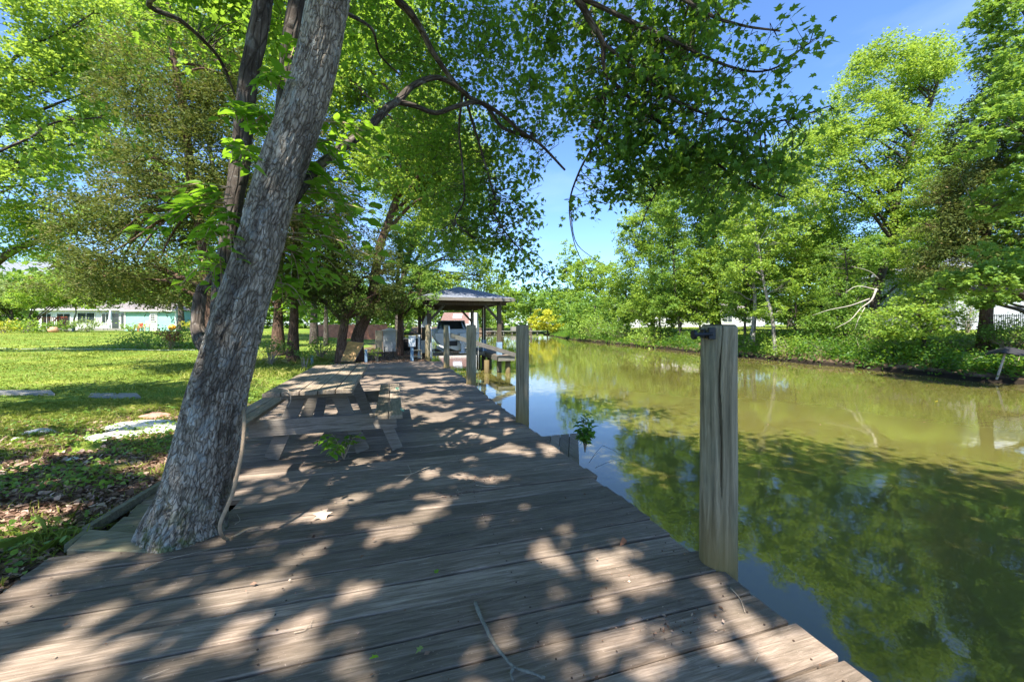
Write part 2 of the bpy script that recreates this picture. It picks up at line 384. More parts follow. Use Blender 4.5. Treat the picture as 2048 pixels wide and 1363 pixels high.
# ------------------------------------------------------------------ terrain
WATER = -0.70
BX = [-60, 8, 17.5, 35, 48, 60, 82, 100, 140]; BV = [20, 20.1, 20.6, 22.2, 23.3, 26, 32, 40, 60]
def gz(x, y):
    x = np.asarray(x, float); y = np.asarray(y, float); sh = x.shape
    x = x.ravel(); y = y.ravel(); P = np.stack([x, y, x * 0], 1)
    d = np.clip(-1.8 - x, 0, 200)
    far = np.clip((np.hypot(x, y) - 8) / 45, 0, 1)
    left = -.07 + .70 * far ** 1.2 * np.clip(d / 6, 0, 1) + .05 * (fbm(P, .5, 3) - .5) * np.clip(d / 2, 0, 1) - .0 * d
    under = np.where(y < 14.6, -.55, -.03)
    under = np.where(x < -1.8, left, under)
    bank = np.interp(y, BX, BV) + (fbm(P, .45, 9) - .5) * 1.6
    e = x - bank
    right = np.interp(e, [-3, -.15, .25, 1.2, 4.5, 9, 60], [-1.6, -.95, -.45, -.25, .55, .85, 1.4]) + (fbm(P, .8, 5) - .5) * .25 * np.clip(e / 2, 0, 1)
    z = np.where(x < 1.26, under, np.where(x > 12, right, -1.6))
    endz = np.interp(y, [90, 96, 104], [-1.6, -.5, .6])
    z = np.where(y > 90, np.maximum(z, endz), z)
    return z.reshape(sh)
def gz1(x, y): return float(gz(np.array([x]), np.array([y]))[0])
def WG(px, Z, dz=0.0):
    p = W(px, 650, Z); p[2] = gz1(p[0], p[1]) + dz; return p

def sheet(name, xs, ys, zf, mat):
    X, Y = np.meshgrid(xs, ys); Zz = zf(X, Y); nx, ny = len(xs), len(ys)
    V = np.stack([X.ravel(), Y.ravel(), Zz.ravel()], 1)
    i = np.arange(ny - 1)[:, None] * nx; j = np.arange(nx - 1)[None, :]
    F = np.stack([i + j, i + j + 1, i + nx + j + 1, i + nx + j], 2).reshape(-1, 4)
    mb = MB(); mb.add(V, F); return mb.build(name, mat, smooth=True)
xs = np.concatenate([-np.geomspace(1.8, 400, 110)[::-1], [-1.78, -1, 0, 1, 1.25, 1.27, 3, 6, 10], np.linspace(12.1, 34, 90), np.geomspace(35, 500, 40)])
ys = np.concatenate([np.linspace(-30, 0, 20)[:-1], np.linspace(0, 14.55, 60), [14.65], np.linspace(15, 60, 110), np.linspace(61, 110, 60), np.geomspace(112, 900, 30)])
k = NM('lawn and soil'); co = k.coords()
sx = k.n('ShaderNodeSeparateXYZ', i_0=co); X_, Y_ = sx.outputs[0], sx.outputs[1]
def mth(op, a, b=0.0, c=None):
    kw = dict(operation=op, i_0=a, i_1=b)
    if c is not None: kw['i_2'] = c
    return k.n('ShaderNodeMath', **kw).outputs[0]
g1 = k.noise(co, .55, 5, .6); g2 = k.noise(co, 6, 6, .7); g3 = k.noise(co, 45, 4, .7)
grass = k.ramp(g1, [(.32, (.085, .15, .022)), (.5, (.15, .225, .032)), (.68, (.27, .31, .055))])
grass = k.mix(.6, grass, k.ramp(g2, [(.3, .55), (.7, 1.3)]), 'MULTIPLY'); grass = k.mix(.5, grass, k.ramp(g3, [(.3, .4), (.65, 1.3)]), 'MULTIPLY')
soil = k.ramp(g2, [(.3, (.035, .024, .017)), (.5, (.12, .082, .055)), (.7, (.27, .19, .14))]); soil = k.mix(.6, soil, k.ramp(g3, [(.3, .4), (.65, 1.3)]), 'MULTIPLY')
# soil near the dock, on the path and on the steep far bank
near = mth('ADD', mth('MULTIPLY', X_, .55), mth('MULTIPLY', Y_, -.42)); near = mth('ADD', near, mth('MULTIPLY', g1, 2.2))
nearm = k.ramp(mth('MULTIPLY_ADD', near, .25, .9), [(.28, 0.0), (.42, 1.0)])
ym = k.ramp(mth('DIVIDE', Y_, 20.0), [(.30, 1.0), (.42, 0.0)])
nearm = k.mix(1.0, nearm, ym, 'MULTIPLY')
pathm = k.ramp(mth('MULTIPLY_ADD', mth('ADD', X_, mth('MULTIPLY', g1, 3.0)), .25, .35), [(.30, 0.0), (.42, 1.0)])
farb = k.ramp(mth('DIVIDE', mth('ADD', X_, mth('MULTIPLY', g1, 5.0)), 60.0), [(.44, 1.0), (.475, 0.0)])
c = k.mix(nearm, grass, soil); c = k.mix(pathm, c, k.mix(farb, grass, soil))
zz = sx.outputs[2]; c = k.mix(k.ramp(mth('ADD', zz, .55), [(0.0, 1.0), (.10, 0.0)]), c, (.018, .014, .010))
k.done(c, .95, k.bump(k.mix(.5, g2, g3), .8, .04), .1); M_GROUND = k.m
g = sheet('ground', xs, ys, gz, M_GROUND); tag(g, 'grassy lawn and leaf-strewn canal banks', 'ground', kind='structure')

k = NM('murky olive water'); co = k.coords(scale=(1, 1, 1))
mk = k.noise(co, .25, 3, .5); c = k.ramp(mk, [(.3, (.108, .102, .026)), (.7, (.132, .122, .032))])
w1 = k.noise(k.coords(scale=(1.0, 1.0, 1)), 1.7, 3, .5, .3); w2 = k.noise(k.coords(scale=(1, 1, 1)), 9.0, 3, .5, .2)
ripmask = k.ramp(k.noise(co, .18, 2, .5), [(.35, .35), (.65, 1.0)])
h = k.mix(.18, w1, w2)
k.done(c, .02, k.bump(k.mix(1.0, h, ripmask, 'MULTIPLY'), .055, .10), .5); k.b.inputs['IOR'].default_value = 1.6
k.b.inputs['Subsurface Weight'].default_value = 1.0; k.b.inputs['Subsurface Radius'].default_value = (.6, .6, .3); k.b.inputs['Subsurface Scale'].default_value = .6
M_WATER = k.m
xw = np.array([1.2, 700.]); mb = MB()
mb.add([[1.2, -60, WATER], [140, -60, WATER], [140, 130, WATER], [1.2, 130, WATER]], [[[0, 1, 2, 3]]])
tag(mb.build('water', M_WATER), 'still murky olive canal water', 'water', kind='structure')

# ------------------------------------------------------------------ dock
rg = np.random.default_rng(4)
dock = empty('wooden_dock', (0, 0, 0), 'long weathered grey plank dock running along the left edge of the canal', 'dock')
def plank(mb, x0, x1, y0, y1, z, rnd, th=.04, seg=10, sag=.004):
    xs_ = np.linspace(x0, x1, seg + 1); n = seg + 1
    wob = rg.normal(0, .0022, n).cumsum() * .35; e0 = rg.normal(0, .0018, n); e1 = rg.normal(0, .0018, n)
    zz_ = z + rg.normal(0, sag * .3, n) + sag * np.sin(np.linspace(0, 3, n) + rg.uniform(0, 6))
    ch = .005; V = []
    for i in range(n):
        a = y0 + wob[i] + e0[i]; b = y1 + wob[i] + e1[i]; t = zz_[i]
        cup = rg.normal(0, .001)
        for (yy, zv) in ((a, t - th), (a, t - ch), (a + ch, t), (.5 * (a + b), t - .002 + cup), (b - ch, t), (b, t - ch), (b, t - th)):
            V.append((xs_[i] + (rg.normal(0, .004) if i in (0, n - 1) else 0), yy, zv))
    F = []
    for i in range(seg):
        for j in range(7):
            k2 = (j + 1) % 7; F.append((i * 7 + j, i * 7 + k2, (i + 1) * 7 + k2, (i + 1) * 7 + j))
    mb.add(V, [np.array(F), np.array([list(range(7))[::-1]]), np.array([[seg * 7 + j for j in range(7)]])], rnd)
mb = MB(); y = -1.6; i = 0
TREE = G(368, 1064, 0)       # main trunk centre
while y < 14.5:
    wd = .183 + rg.normal(0, .004); gap = rg.uniform(.007, .017)
    x0 = -1.80 + rg.normal(0, .02); x1 = 1.68 + rg.normal(0, .022)
    if y > 4.6: x0 -= .03 * min(1, (y - 4))
    rr = rg.uniform(0.15, 1)
    # boards stop short where the trunk comes up
    if y + wd > TREE[1] - .06 and y < TREE[1] + .32:
        x0 = TREE[0] + .14 + rg.uniform(0, .03)
    plank(mb, x0, x1, y, y + wd, rg.normal(0, .0022) - (.012 if 3.3 < y < 6.6 else 0), rr, seg=14)
    y += wd + gap; i += 1
mb.build('planking', M_DECK, dock)
mb = MB()
for q in range(60):
    yq = -1.6 + q * .1925 + .05
    for xq in (-1.6, -.5, .6, 1.55):
        for dy in (0, .09):
            c0 = np.array([xq + rg.normal(0, .012), yq + dy + rg.normal(0, .006), .0045]); mb.tube([c0, c0 + [0, 0, .002]], .0045, 6)
tag(mb.build('nail_heads', M_NAIL, dock), kind='stuff')
mb = MB()
for x in (-1.6, -.5, .6, 1.55):
    mb.beam((x, -1.5, -.14), (x, 14.4, -.14), .05, .19, rg.uniform())
for y in np.arange(-1, 14.5, 2.4): mb.beam((-1.7, y, -.32), (1.6, y, -.32), .09, .15, .2)
mb.build('joists', M_BOARD_GREY, dock)
mb = MB()
for kx in range(9):
    mb.box((1.30, -2.2 + kx * 2.0, -.82), (.04, 1.96, 1.36), rg.uniform())
mb.build('bulkhead_boards', M_BOARD_GREY, dock)

# lower landing
low = empty('lower_landing', (2.1, 4.9, -.3), 'small low plank platform beside the dock edge just above the water', 'platform')
mb = MB(); a = G(1157, 866, -.3); b = G(1159, 912, -.3); d1 = norm(b - a); side = np.array([-1, -.02, 0])
d1 = norm(b - a)
for q in range(7):
    p0 = a + side * (.075 + q * .145)
    V = [p0 + d1 * t + side * s_ * .068 + np.array([0, 0, zz_]) for zz_ in (-.035, 0) for s_ in (-1, 1) for t in (-.02 + rg.normal(0, .006), 1.35)]
    mb.add(V, BOXF, rg.uniform())
mb.build('planks', M_TABLE_Y, low)
mb = MB()
for (dx, t) in ((.1, .1), (.9, .1), (.1, 1.2), (.9, 1.2)):
    p = a + side * dx + d1 * t; mb = MB(); mb.beam((p[0], p[1], -1.3), (p[0], p[1], -.34), .09, .09, .4, up=(0, 1, 0)); mb.build('leg', M_BOARD_GREY, low)
mb = MB(); mb.beam(a + side * .02 + np.array([0, 0, -.10]), a + side * 1.0 + np.array([0, 0, -.10]), .04, .12, .5)
mb.build('edge_beam', M_BOARD_GREY, low)

# notch boards left of trunk
def quad_board(name, pts, z0, z1, mat, label, cat, group=None, rnd=.5):
    c = np.mean(pts, 0); mb = MB(); V = [(*p[:2], z0) for p in pts] + [(*p[:2], z1) for p in pts]
    mb.add(V, [np.array([[3, 2, 1, 0], [4, 5, 6, 7], [0, 1, 5, 4], [1, 2, 6, 5], [2, 3, 7, 6], [3, 0, 4, 7]])], rnd)
    return tag(mb.build(name, mat, origin=(c[0], c[1], 0), bevel=.006), label, cat, group)
gb = 'short boards beside the trunk'
quad_board('loose_board', [G(133, 1103), G(292, 1106), G(296, 1070), G(178, 1062)], -.03, .015, M_OLDX, 'wide greenish board end at the foot of the leaning trunk, nearest the viewer', 'board', gb, .9)
quad_board('loose_board', [G(212, 1061), G(300, 1064), G(304, 1032), G(248, 1030)], -.045, -.005, M_OLDX, 'middle one of three greenish board ends left of the leaning trunk', 'board', gb, .5)
quad_board('loose_board', [G(255, 1028), G(304, 1030), G(310, 1006), G(275, 1003)], -.05, -.012, M_OLDX, 'smallest greenish board end, farthest back beside the leaning trunk', 'board', gb, .3)
mb = MB(); a = G(136, 1092); b = G(180, 1058); c = G(330, 965)
mb.beam((*a[:2], -.01), (*b[:2], -.01), .04, .05, .4); mb.beam((b[0] - .02, b[1], -.01), (*c[:2], 0), .045, .06, .6)
tag(mb.build('edging_beam', M_OLDX, origin=b, bevel=.004), 'narrow mossy edging timber slanting towards the leaning trunk beside leaf litter', 'beam')

# ------------------------------------------------------------------ pilings
def piling(x, y, r, label, top=CAMZ + .004, zb=-1.5, group='mooring pilings along the dock', crack=False, seg=40, lean=(0, 0), sd=0, loc_z=0.0):
    root = None
    n = 60; zs = np.concatenate([np.linspace(zb, top - .03, n), [top - .012, top - .002, top]])
    rr = r * np.concatenate([np.linspace(1.08, .98, n), [.95, .86, .80]])
    P = np.stack([x + lean[0] * zs, y + lean[1] * zs, zs], 1)
    def disp(bk):
        q = np.stack([bk[:, 0] * 8, bk[:, 1] * 8, bk[:, 2] * .6 + sd * 9], 1)
        dd = (fbm(q, 1, sd) - .5) * r * .13
        th = np.arctan2(bk[:, 1], bk[:, 0])
        g_ = vnoise(np.stack([th * 9, bk[:, 2] * .8, bk[:, 2] * 0 + sd], 1), 1, 4)
        dd -= (g_ > .78) * r * .03
        if crack:
            l = bk[:, 2] + zb
            path = CR[0] + .10 * np.sin(l * 4 + 1) + .05 * np.sin(l * 11)
            wdt = .065 * np.clip(1 - abs(l - .85) / .55, 0, 1)
            da = np.abs((th - path + np.pi) % (2 * np.pi) - np.pi)
            dd -= (da < wdt) * .030
        return dd
    mb = MB(); mb.tube(P, rr, seg, True, 0.0, disp)
    # end grain rim darker
    R_ = np.array(mb.R[0]); R_ = np.where(mb.V[0][:, 2] > top - .008, .75, R_); mb.R[0] = R_
    o = mb.build('mooring_piling', M_PILING, origin=(x, y, loc_z), smooth=True)
    return tag(o, label, 'piling', group)
CR = [0.0]
for th0 in (0,):
    CR[0] = 1.10
p1 = piling(1.72, 1.775, .092, 'thick near piling with a black iron bracket at its top', crack=True, seg=160, sd=2, lean=(.004, .0))
p2 = piling(1.70, 5.17, .090, 'second piling from the viewer, standing at the dock edge against open water', sd=3)
p3 = piling(1.66, 8.67, .105, 'third piling from the viewer, stout, in front of the boathouse', sd=4)
p4 = piling(1.58, 12.25, .090, 'fourth piling from the viewer, slim and sunlit, where the dock ends', sd=5)
p5 = piling(1.30, 15.6, .10, 'fifth piling, greenish, beside the left post of the boathouse', sd=6, group='boathouse pilings')
# bracket on the near piling
br = MB(); c = np.array([1.72, 1.775]); top = CAMZ
u = -RV; ff = -FV
def pt(r_, f_, z): return np.array([c[0], c[1], 0]) + u * r_ + ff * f_ + np.array([0, 0, z])
br.beam(pt(.072, .070, top - .075), pt(.072, .070, top - .012), .035, .02, .5, up=ff)
br.beam(pt(.095, .02, top - .07), pt(.095, .02, top - .02), .01, .05, .5, up=ff)
br.tube([pt(.07, .075, top - .046), pt(.145, .075, top - .050), pt(.165, .075, top - .050)], [.011, .011, .013], 10)
br.tube([pt(.160, .075, top - .050), pt(.176, .075, top - .050)], [.026, .026], 14)
o = br.build('iron_bracket', M_IRON, p1, bevel=.002)

# ------------------------------------------------------------------ trees
def crown_points(rg, blobs, n, gap=.0, gs=.9, seed=0, shell=.35):
    vol = np.array([b[3] * b[4] * b[5] for b in blobs]) ** .75; pick = rg.choice(len(blobs), n * 3, p=vol / vol.sum())
    B = np.array(blobs)[pick]
    u_ = norm(rg.normal(size=(n * 3, 3))); r = rg.uniform(shell, 1, n * 3) ** .6
    r = r * (0.75 + .5 * vnoise(u_ * 1.6 + B[:, :3], 1, seed))
    P = B[:, :3] + u_ * r[:, None] * B[:, 3:6]
    m = fbm(P, gs, seed, 2) > gap
    return P[m][:n]
def grow(mbT, mbL, rg, trunk, radii, blobs, leaf, n_leaf, T, seed, gap=.42, gs=.8, per=26, rs=None, limbs=9, droop=.3, tilt=.6, seg=8, rbias=0.0, twig=True, flat=.4, start=.35, rnd_lo=0, rnd_hi=1, rise=.7):
    trunk, radii = smooth_path(trunk, radii, 6)
    if mbT is not None: mbT.tube(trunk, radii, seg)
    nb = np.array(blobs, float)
    pts = [trunk[int(len(trunk) * start):]]; rad = [radii[int(len(trunk) * start):]]
    rmean = nb[:, 3:6].mean()
    for i in range(limbs):
        b = nb[i % len(nb)]; u_ = norm(rg.normal(size=3)); tgt = b[:3] + u_ * b[3:6] * rg.uniform(.25, .7)
        dz = tgt[2] - trunk[:, 2]; hd = np.linalg.norm(tgt[:2] - trunk[:, :2], axis=1)
        cost = np.abs(dz - hd * rise) + (dz < 0) * 3; cost[:int(len(trunk) * start)] += 4
        j = int(np.argmin(cost + rg.uniform(0, .8, len(cost)))); s0 = trunk[j]
        mid = s0 + (tgt - s0) * .5 + np.array([0, 0, .12 * np.linalg.norm(tgt - s0)]) + rg.normal(0, .08, 3) * rmean
        q1 = s0 + (mid - s0) * .5 + rg.normal(0, .03, 3) * rmean; q3 = mid + (tgt - mid) * .5 + rg.normal(0, .05, 3) * rmean
        r0 = min(radii[j] * .62, .035 * np.linalg.norm(tgt - s0) + .01)
        P, R = smooth_path([s0, q1, mid, q3, tgt], [r0, r0 * .8, r0 * .55, r0 * .38, r0 * .18], 4)
        if mbT is not None: mbT.tube(P, R, 6, False)
        pts.append(P[4:]); rad.append(R[4:])
    A = np.concatenate(pts); RA = np.concatenate(rad)
    ns = max(6, n_leaf // per); C = crown_points(rg, blobs, ns, gap, gs, seed)
    if rs is None: rs = rmean * .16
    if twig and mbT is not None:
        for c_ in C[:400]:
            d = np.linalg.norm(A - c_, axis=1) + (A[:, 2] > c_[2]) * .3; j = int(np.argmin(d))
            if d[j] > rs * 12: continue
            m_ = (A[j] + c_) / 2 + rg.normal(0, .06, 3) * d[j] + np.array([0, 0, .06 * d[j]])
            r0 = min(RA[j] * .5, .006 + .009 * d[j]); mbT.tube([A[j], m_, c_], [r0, r0 * .6, r0 * .25], 3, False)
    n = len(C) * per; ci = np.repeat(np.arange(len(C)), per)
    til = norm(np.array([0, 0, 1.]) + .35 * rg.normal(size=(len(C), 3)))[ci]
    o = rg.normal(size=(n, 3)) * .6; o = o - (o * til).sum(1)[:, None] * til * (1 - flat)
    P = C[ci] + o * rs
    cr = rg.uniform(0, 1, len(C))
    rnd = np.clip(.55 * cr[ci] + .45 * rg.uniform(0, 1, n) + rbias, 0, 1) * (rnd_hi - rnd_lo) + rnd_lo
    add_leaves(mbL, rg, P, leaf * rg.uniform(.7, 1.2, n), T, rnd, tilt, droop)

def blobpx(L, Z, ex=1.0):
    out = []
    for b in L:
        px, py, rx, ry = b[:4]; z = Z + (b[4] if len(b) > 4 else 0); s_ = z / F_PX; c_ = W(px, py, z)
        out.append((c_[0], c_[1], c_[2], rx * s_ * ex, rx * s_ * ex, ry * s_))
    return out
NT = [0]
def tree(name, label, base_px, Z, trunk_px, r0, blobs, cat='tree', group=None, mat=M_MID, bark=M_BARK, T=T_DIAM, leaf=None, cover=2.6, gap=.42, r1=None, **kw):
    cover *= 1.7; gap -= .03
    NT[0] += 1; sd = NT[0] * 7 + 3; rg_ = np.random.default_rng(sd)
    base = WG(base_px, Z); base[2] -= .15
    tp = [base] + [W(px, py, Z + (q[0] if q else 0)) for px, py, *q in trunk_px]
    r1 = r1 or r0 * .3
    radii = np.linspace(r0, r1, len(tp)); radii[0] = r0 * 1.35
    bl = blobpx(blobs, Z); leaf = leaf or max(.10, Z * .0058)
    area = sum(math.pi * b[3] * b[5] for b in bl); n = int(min(60000, cover * area / (.45 * leaf * leaf)))
    root = empty(name, base + np.array([0, 0, .15]), label, cat, group)
    mt, ml = MB(), MB()
    grow(mt, ml, rg_, np.array(tp), radii, bl, leaf, n, T, sd, gap=gap, **kw)
    mt.build('trunk', bark, root, smooth=True); ml.build('crown', mat, root)
    return root

# --- main leaning tree
base = TREE.copy()
root = empty('leaning_maple', base, 'big leaning grey-barked maple rising through the dock, its boughs overhanging the water', 'tree')
tl = [(366, 1080, 2.50, 178), (372, 1050, 2.49, 164), (388, 990, 2.47, 154), (412, 900, 2.45, 150), (434, 800, 2.43, 140), (461, 700, 2.41, 126), (489, 600, 2.40, 116), (517, 500, 2.39, 108), (543, 400, 2.38, 106), (577, 300, 2.37, 104), (612, 200, 2.36, 100), (638, 100, 2.34, 96), (657, 0, 2.32, 96), (690, -150, 2.3, 88), (740, -400, 2.3, 76), (800, -800, 2.2, 60), (830, -1300, 2.0, 45), (760, -1900, 1.9, 28)]
P = np.array([W(a, b, c) for a, b, c, d in tl]); P[0, 2] = -.12; R = np.array([d / 2 * c / F_PX * (.76 if b > 300 else .80) for a, b, c, d in tl])
Ps, Rs = smooth_path(P, R, 26)
def tdisp(bk):
    L = bk[:, 2]; th = np.arctan2(bk[:, 1], bk[:, 0]); rr = np.hypot(bk[:, 0], bk[:, 1])
    q = np.stack([bk[:, 0] * 30, bk[:, 1] * 30, L * 5.5], 1)
    n1 = fbm(q, 1, 11, 4); ridge = np.abs(n1 - .5) * 2
    d = -.020 * np.clip(1 - ridge / .16, 0, 1) ** 1.2 + .008 * (n1 - .5)
    d += .030 * (fbm(np.stack([bk[:, 0] * 5, bk[:, 1] * 5, L * 1.2], 1), 1, 21, 3) - .5)
    flare = np.clip(1 - L / .5, 0, 1) ** 2
    d += flare * (.035 + .05 * (np.sin(th * 4 + 1) * .5 + .5))
    return d * np.clip(rr / .2, .3, 1)
mt = MB(); mt.tube(Ps, Rs, 200, True, .5, tdisp)
trunk_o = mt.build('trunk', M_BARK_MAIN, root, smooth=True)
def stem(pts, name='limb', mat=M_BARK, seg=24, par=root, sub=8, amp=.12):
    P = np.array([W(a, b, c) for a, b, c, d in pts]); R = np.array([d / 2 * c / F_PX * .85 for a, b, c, d in pts])
    def dsp(bk):
        q = np.stack([bk[:, 0] * 30, bk[:, 1] * 30, bk[:, 2] * 5], 1); r_ = np.hypot(bk[:, 0], bk[:, 1])
        return (fbm(q, 1, 5, 3) - .5) * r_ * amp * 3 + .25 * r_ * (vnoise(bk * [6, 6, 2.2], 1, 9) > .8)
    m = MB(); m.tube(P, R, seg, True, .5, dsp, sub); m.build(name, mat, par, smooth=True)
    return smooth_path(P, R, 6)
S2 = stem([(455, 760, 2.48, 60), (448, 690, 2.62, 50), (444, 610, 2.75, 46), (452, 520, 2.8, 38), (466, 420, 2.85, 38), (483, 310, 2.9, 40), (488, 240, 2.9, 40), (498, 150, 2.9, 40), (513, 80, 2.9, 40), (528, -10, 2.9, 38), (560, -300, 3, 38), (640, -800, 3.2, 30)])
S3 = stem([(530, 420, 2.5, 60), (556, 330, 2.6, 42), (572, 210, 2.65, 40), (578, 120, 2.65, 40), (592, 40, 2.65, 44), (596, -40, 2.65, 44), (570, -400, 2.5, 36), (480, -900, 2.4, 24)])
stem([(420, 700, 2.7, 40), (400, 672, 2.85, 34), (396, 640, 2.95, 26), (402, 585, 3.05, 24), (420, 560, 3.0, 20), (440, 530, 2.9, 16)])
LM = []
def limb(pts): LM.append(stem(pts, 'limb', M_BARK, 10, sub=5, amp=.08))
limb([(585, 400, 2.5, 26), (640, 330, 2.9, 22), (700, 285, 3.3, 20), (740, 252, 3.6, 19), (775, 215, 3.8, 18), (795, 203, 3.9, 18), (825, 172, 4.05, 14), (868, 155, 4.2, 12), (900, 165, 4.3, 11), (935, 190, 4.5, 10)])
limb([(795, 204, 3.9, 14), (830, 212, 4.0, 12), (872, 226, 4.2, 11), (915, 212, 4.3, 11), (960, 205, 4.5, 10), (1010, 235, 4.7, 9), (1040, 262, 4.8, 8), (1080, 288, 5.0, 7), (1130, 340, 5.2, 5)])
limb([(700, -190, 2.4, 40), (745, -120, 3.0, 26), (790, -10, 3.8, 19), (822, 28, 4.0, 17), (848, 70, 4.2, 15), (866, 105, 4.3, 13), (905, 160, 4.5, 11), (932, 190, 4.6, 10), (975, 215, 4.7, 9), (1005, 255, 4.8, 8), (1060, 275, 5.0, 7)])
limb([(925, 185, 4.5, 7), (918, 260, 4.7, 5), (925, 330, 4.9, 4.5), (928, 400, 5.0, 4), (910, 440, 5.1, 3.5), (940, 470, 5.1, 3)])
limb([(930, 195, 4.6, 7), (950, 260, 4.8, 6), (965, 310, 5.0, 5), (985, 380, 5.1, 4), (990, 420, 5.1, 3)])
limb([(760, -500, 2.3, 60), (900, -300, 3.0, 34), (1060, -120, 3.4, 26), (1150, -10, 3.6, 18), (1180, 40, 3.7, 15), (1205, 85, 3.8, 12), (1215, 150, 3.9, 9), (1300, 230, 4.0, 7), (1400, 300, 3.9, 6), (1480, 360, 3.8, 4.5), (1570, 395, 3.7, 3)])
limb([(1060, -120, 3.4, 20), (1250, -80, 3.5, 15), (1400, 20, 3.4, 9), (1480, 50, 3.3, 6), (1560, 62, 3.3, 4)])
limb([(1150, -10, 3.6, 12), (1300, 60, 3.6, 9), (1450, 130, 3.4, 6), (1540, 140, 3.3, 4.5), (1620, 85, 3.2, 3)])
limb([(1205, 85, 3.8, 9), (1350, 200, 3.7, 7), (1480, 245, 3.5, 5.5), (1570, 240, 3.4, 4.5), (1660, 212, 3.3, 3)])
limb([(1215, 150, 3.9, 8), (1200, 260, 4.2, 6), (1160, 340, 4.4, 5), (1140, 400, 4.5, 4), (1143, 460, 4.5, 2.4), (1158, 510, 4.5, 2), (1190, 556, 4.5, 1.2)])
limb([(1140, 400, 4.5, 3), (1150, 480, 4.5, 2.2), (1185, 515, 4.4, 1.6), (1210, 530, 4.4, 1)])
limb([(1300, 230, 4.0, 6), (1330, 330, 4.2, 4), (1290, 430, 4.3, 2.5), (1275, 480, 4.3, 1.3)])
limb([(657, 10, 2.4, 14), (700, 30, 2.8, 9), (745, 60, 3.2, 7), (760, 110, 3.5, 5), (800, 150, 3.8, 3.5)])
limb([(700, -190, 2.4, 30), (520, -100, 2.9, 17), (300, 0, 3.5, 12), (360, 40, 3.9, 10), (400, 75, 4.1, 9), (440, 120, 4.4, 7), (470, 190, 4.6, 4)])
limb([(985, 420, 5.1, 4), (1015, 470, 5.2, 3.5), (1060, 520, 5.3, 2.8), (1085, 545, 5.3, 2)])
# crown leaves
rgm = np.random.default_rng(77); cm = MB(); tw = MB()
def spray(cx, cy, Z, rx, ry, n, size=.064, dz=None, T=T_MAPLE, lo=0, hi=1, per=9, mb=cm, droop=.7, rz=None):
    """leafy twigs filling an ellipsoid"""
    s_ = Z / F_PX; c_ = W(cx, cy, Z); dz = dz or max(rx * s_, .25)
    ns = max(1, n // per)
    u_ = norm(rgm.normal(size=(ns, 3))) * (rgm.uniform(0, 1, (ns, 1)) ** (1 / 2.4))
    C = c_ + RV * (u_[:, 0:1] * rx * s_) + FV * (u_[:, 1:2] * dz) + np.array([0, 0, 1.]) * (u_[:, 2:3] * ry * s_)
    A = np.concatenate([l[0] for l in LM]); 
    for c2 in C:
        d = np.linalg.norm(A - c2, axis=1); j = int(np.argmin(d)); a = A[j]
        dd = norm(rgm.normal(size=3) * np.array([1, 1, .35])); L = rgm.uniform(.14, .32)
        if d[j] < .9: dd = norm(.7 * (c2 - a) / (d[j] + 1e-6) + .5 * dd)
        tip = c2 + dd * L + np.array([0, 0, -.06]); m_ = c2 + np.array([0, 0, .015])
        if d[j] < .55: tw.tube([a, (a + c2) / 2 + rgm.normal(0, .05, 3), c2, tip], [.0045, .0035, .0025, .001], 3, False)
        else: tw.tube([c2 - dd * L, m_, tip], [.003, .0025, .001], 3, False)
        t_ = rgm.uniform(-.4 if d[j] >= .9 else 0, 1, per); q = c2[None] + (tip - c2)[None] * t_[:, None]
        off = rgm.normal(size=(per, 3)) * .045; off[:, 2] -= .02; q = q + off
        rv = np.clip(rgm.uniform(0, 1) * .5 + rgm.uniform(0, .5, per), 0, 1) * (hi - lo) + lo
        add_leaves(mb, rgm, q, size * rgm.uniform(.4, 1.2, per), T, rv, .75, droop, out=dd * .5 + off * 6)
def along(pts, n, size=.072, **k_):
    """a leafy branch: sprays strung along a pixel polyline, thinning at its tip"""
    for i in range(len(pts)):
        a = pts[i]; spray(a[0], a[1], a[2], a[3], a[4], int(n * a[5] if len(a) > 5 else n), size, **k_)
M = 1.85
for a in [(1120, 30, 4.2, 90, 70, 420), (1250, 60, 4.0, 100, 90, 620), (1370, 40, 3.8, 80, 60, 380), (1230, 170, 4.0, 90, 80, 480), (1330, 160, 3.8, 90, 80, 520),
          (1300, 270, 4.0, 100, 70, 560), (1420, 275, 3.7, 90, 45, 400), (1360, 340, 4.1, 80, 44, 340), (1480, 325, 3.6, 80, 40, 250), (1210, 280, 4.3, 60, 60, 260), (1260, 370, 4.3, 60, 40, 170),
          (1430, 185, 3.5, 60, 24, 120), (1560, 345, 3.5, 50, 28, 80), (1440, 395, 3.7, 70, 24, 110), (1170, 380, 4.4, 30, 30, 40), (1160, 190, 4.4, 50, 60, 200),
          (1430, 45, 3.4, 40, 20, 70), (1490, 62, 3.3, 36, 11, 34), (1545, 62, 3.3, 22, 9, 16), (1480, 135, 3.4, 40, 12, 34),
          (1540, 142, 3.3, 30, 13, 34), (1582, 112, 3.25, 18, 13, 22), (1612, 88, 3.2, 10, 9, 10),
          (1530, 242, 3.4, 40, 15, 50), (1600, 230, 3.35, 34, 14, 40), (1650, 213, 3.3, 14, 8, 12), (1590, 265, 3.4, 30, 10, 24), (1580, 400, 3.6, 24, 14, 16),
          (1290, 440, 4.3, 24, 20, 18), (1145, 430, 4.5, 14, 12, 10)]:
    spray(*a[:5], int(a[5] * M), hi=.8)  # leaf tones capped: shade of the right-hand mass put into leaf colour
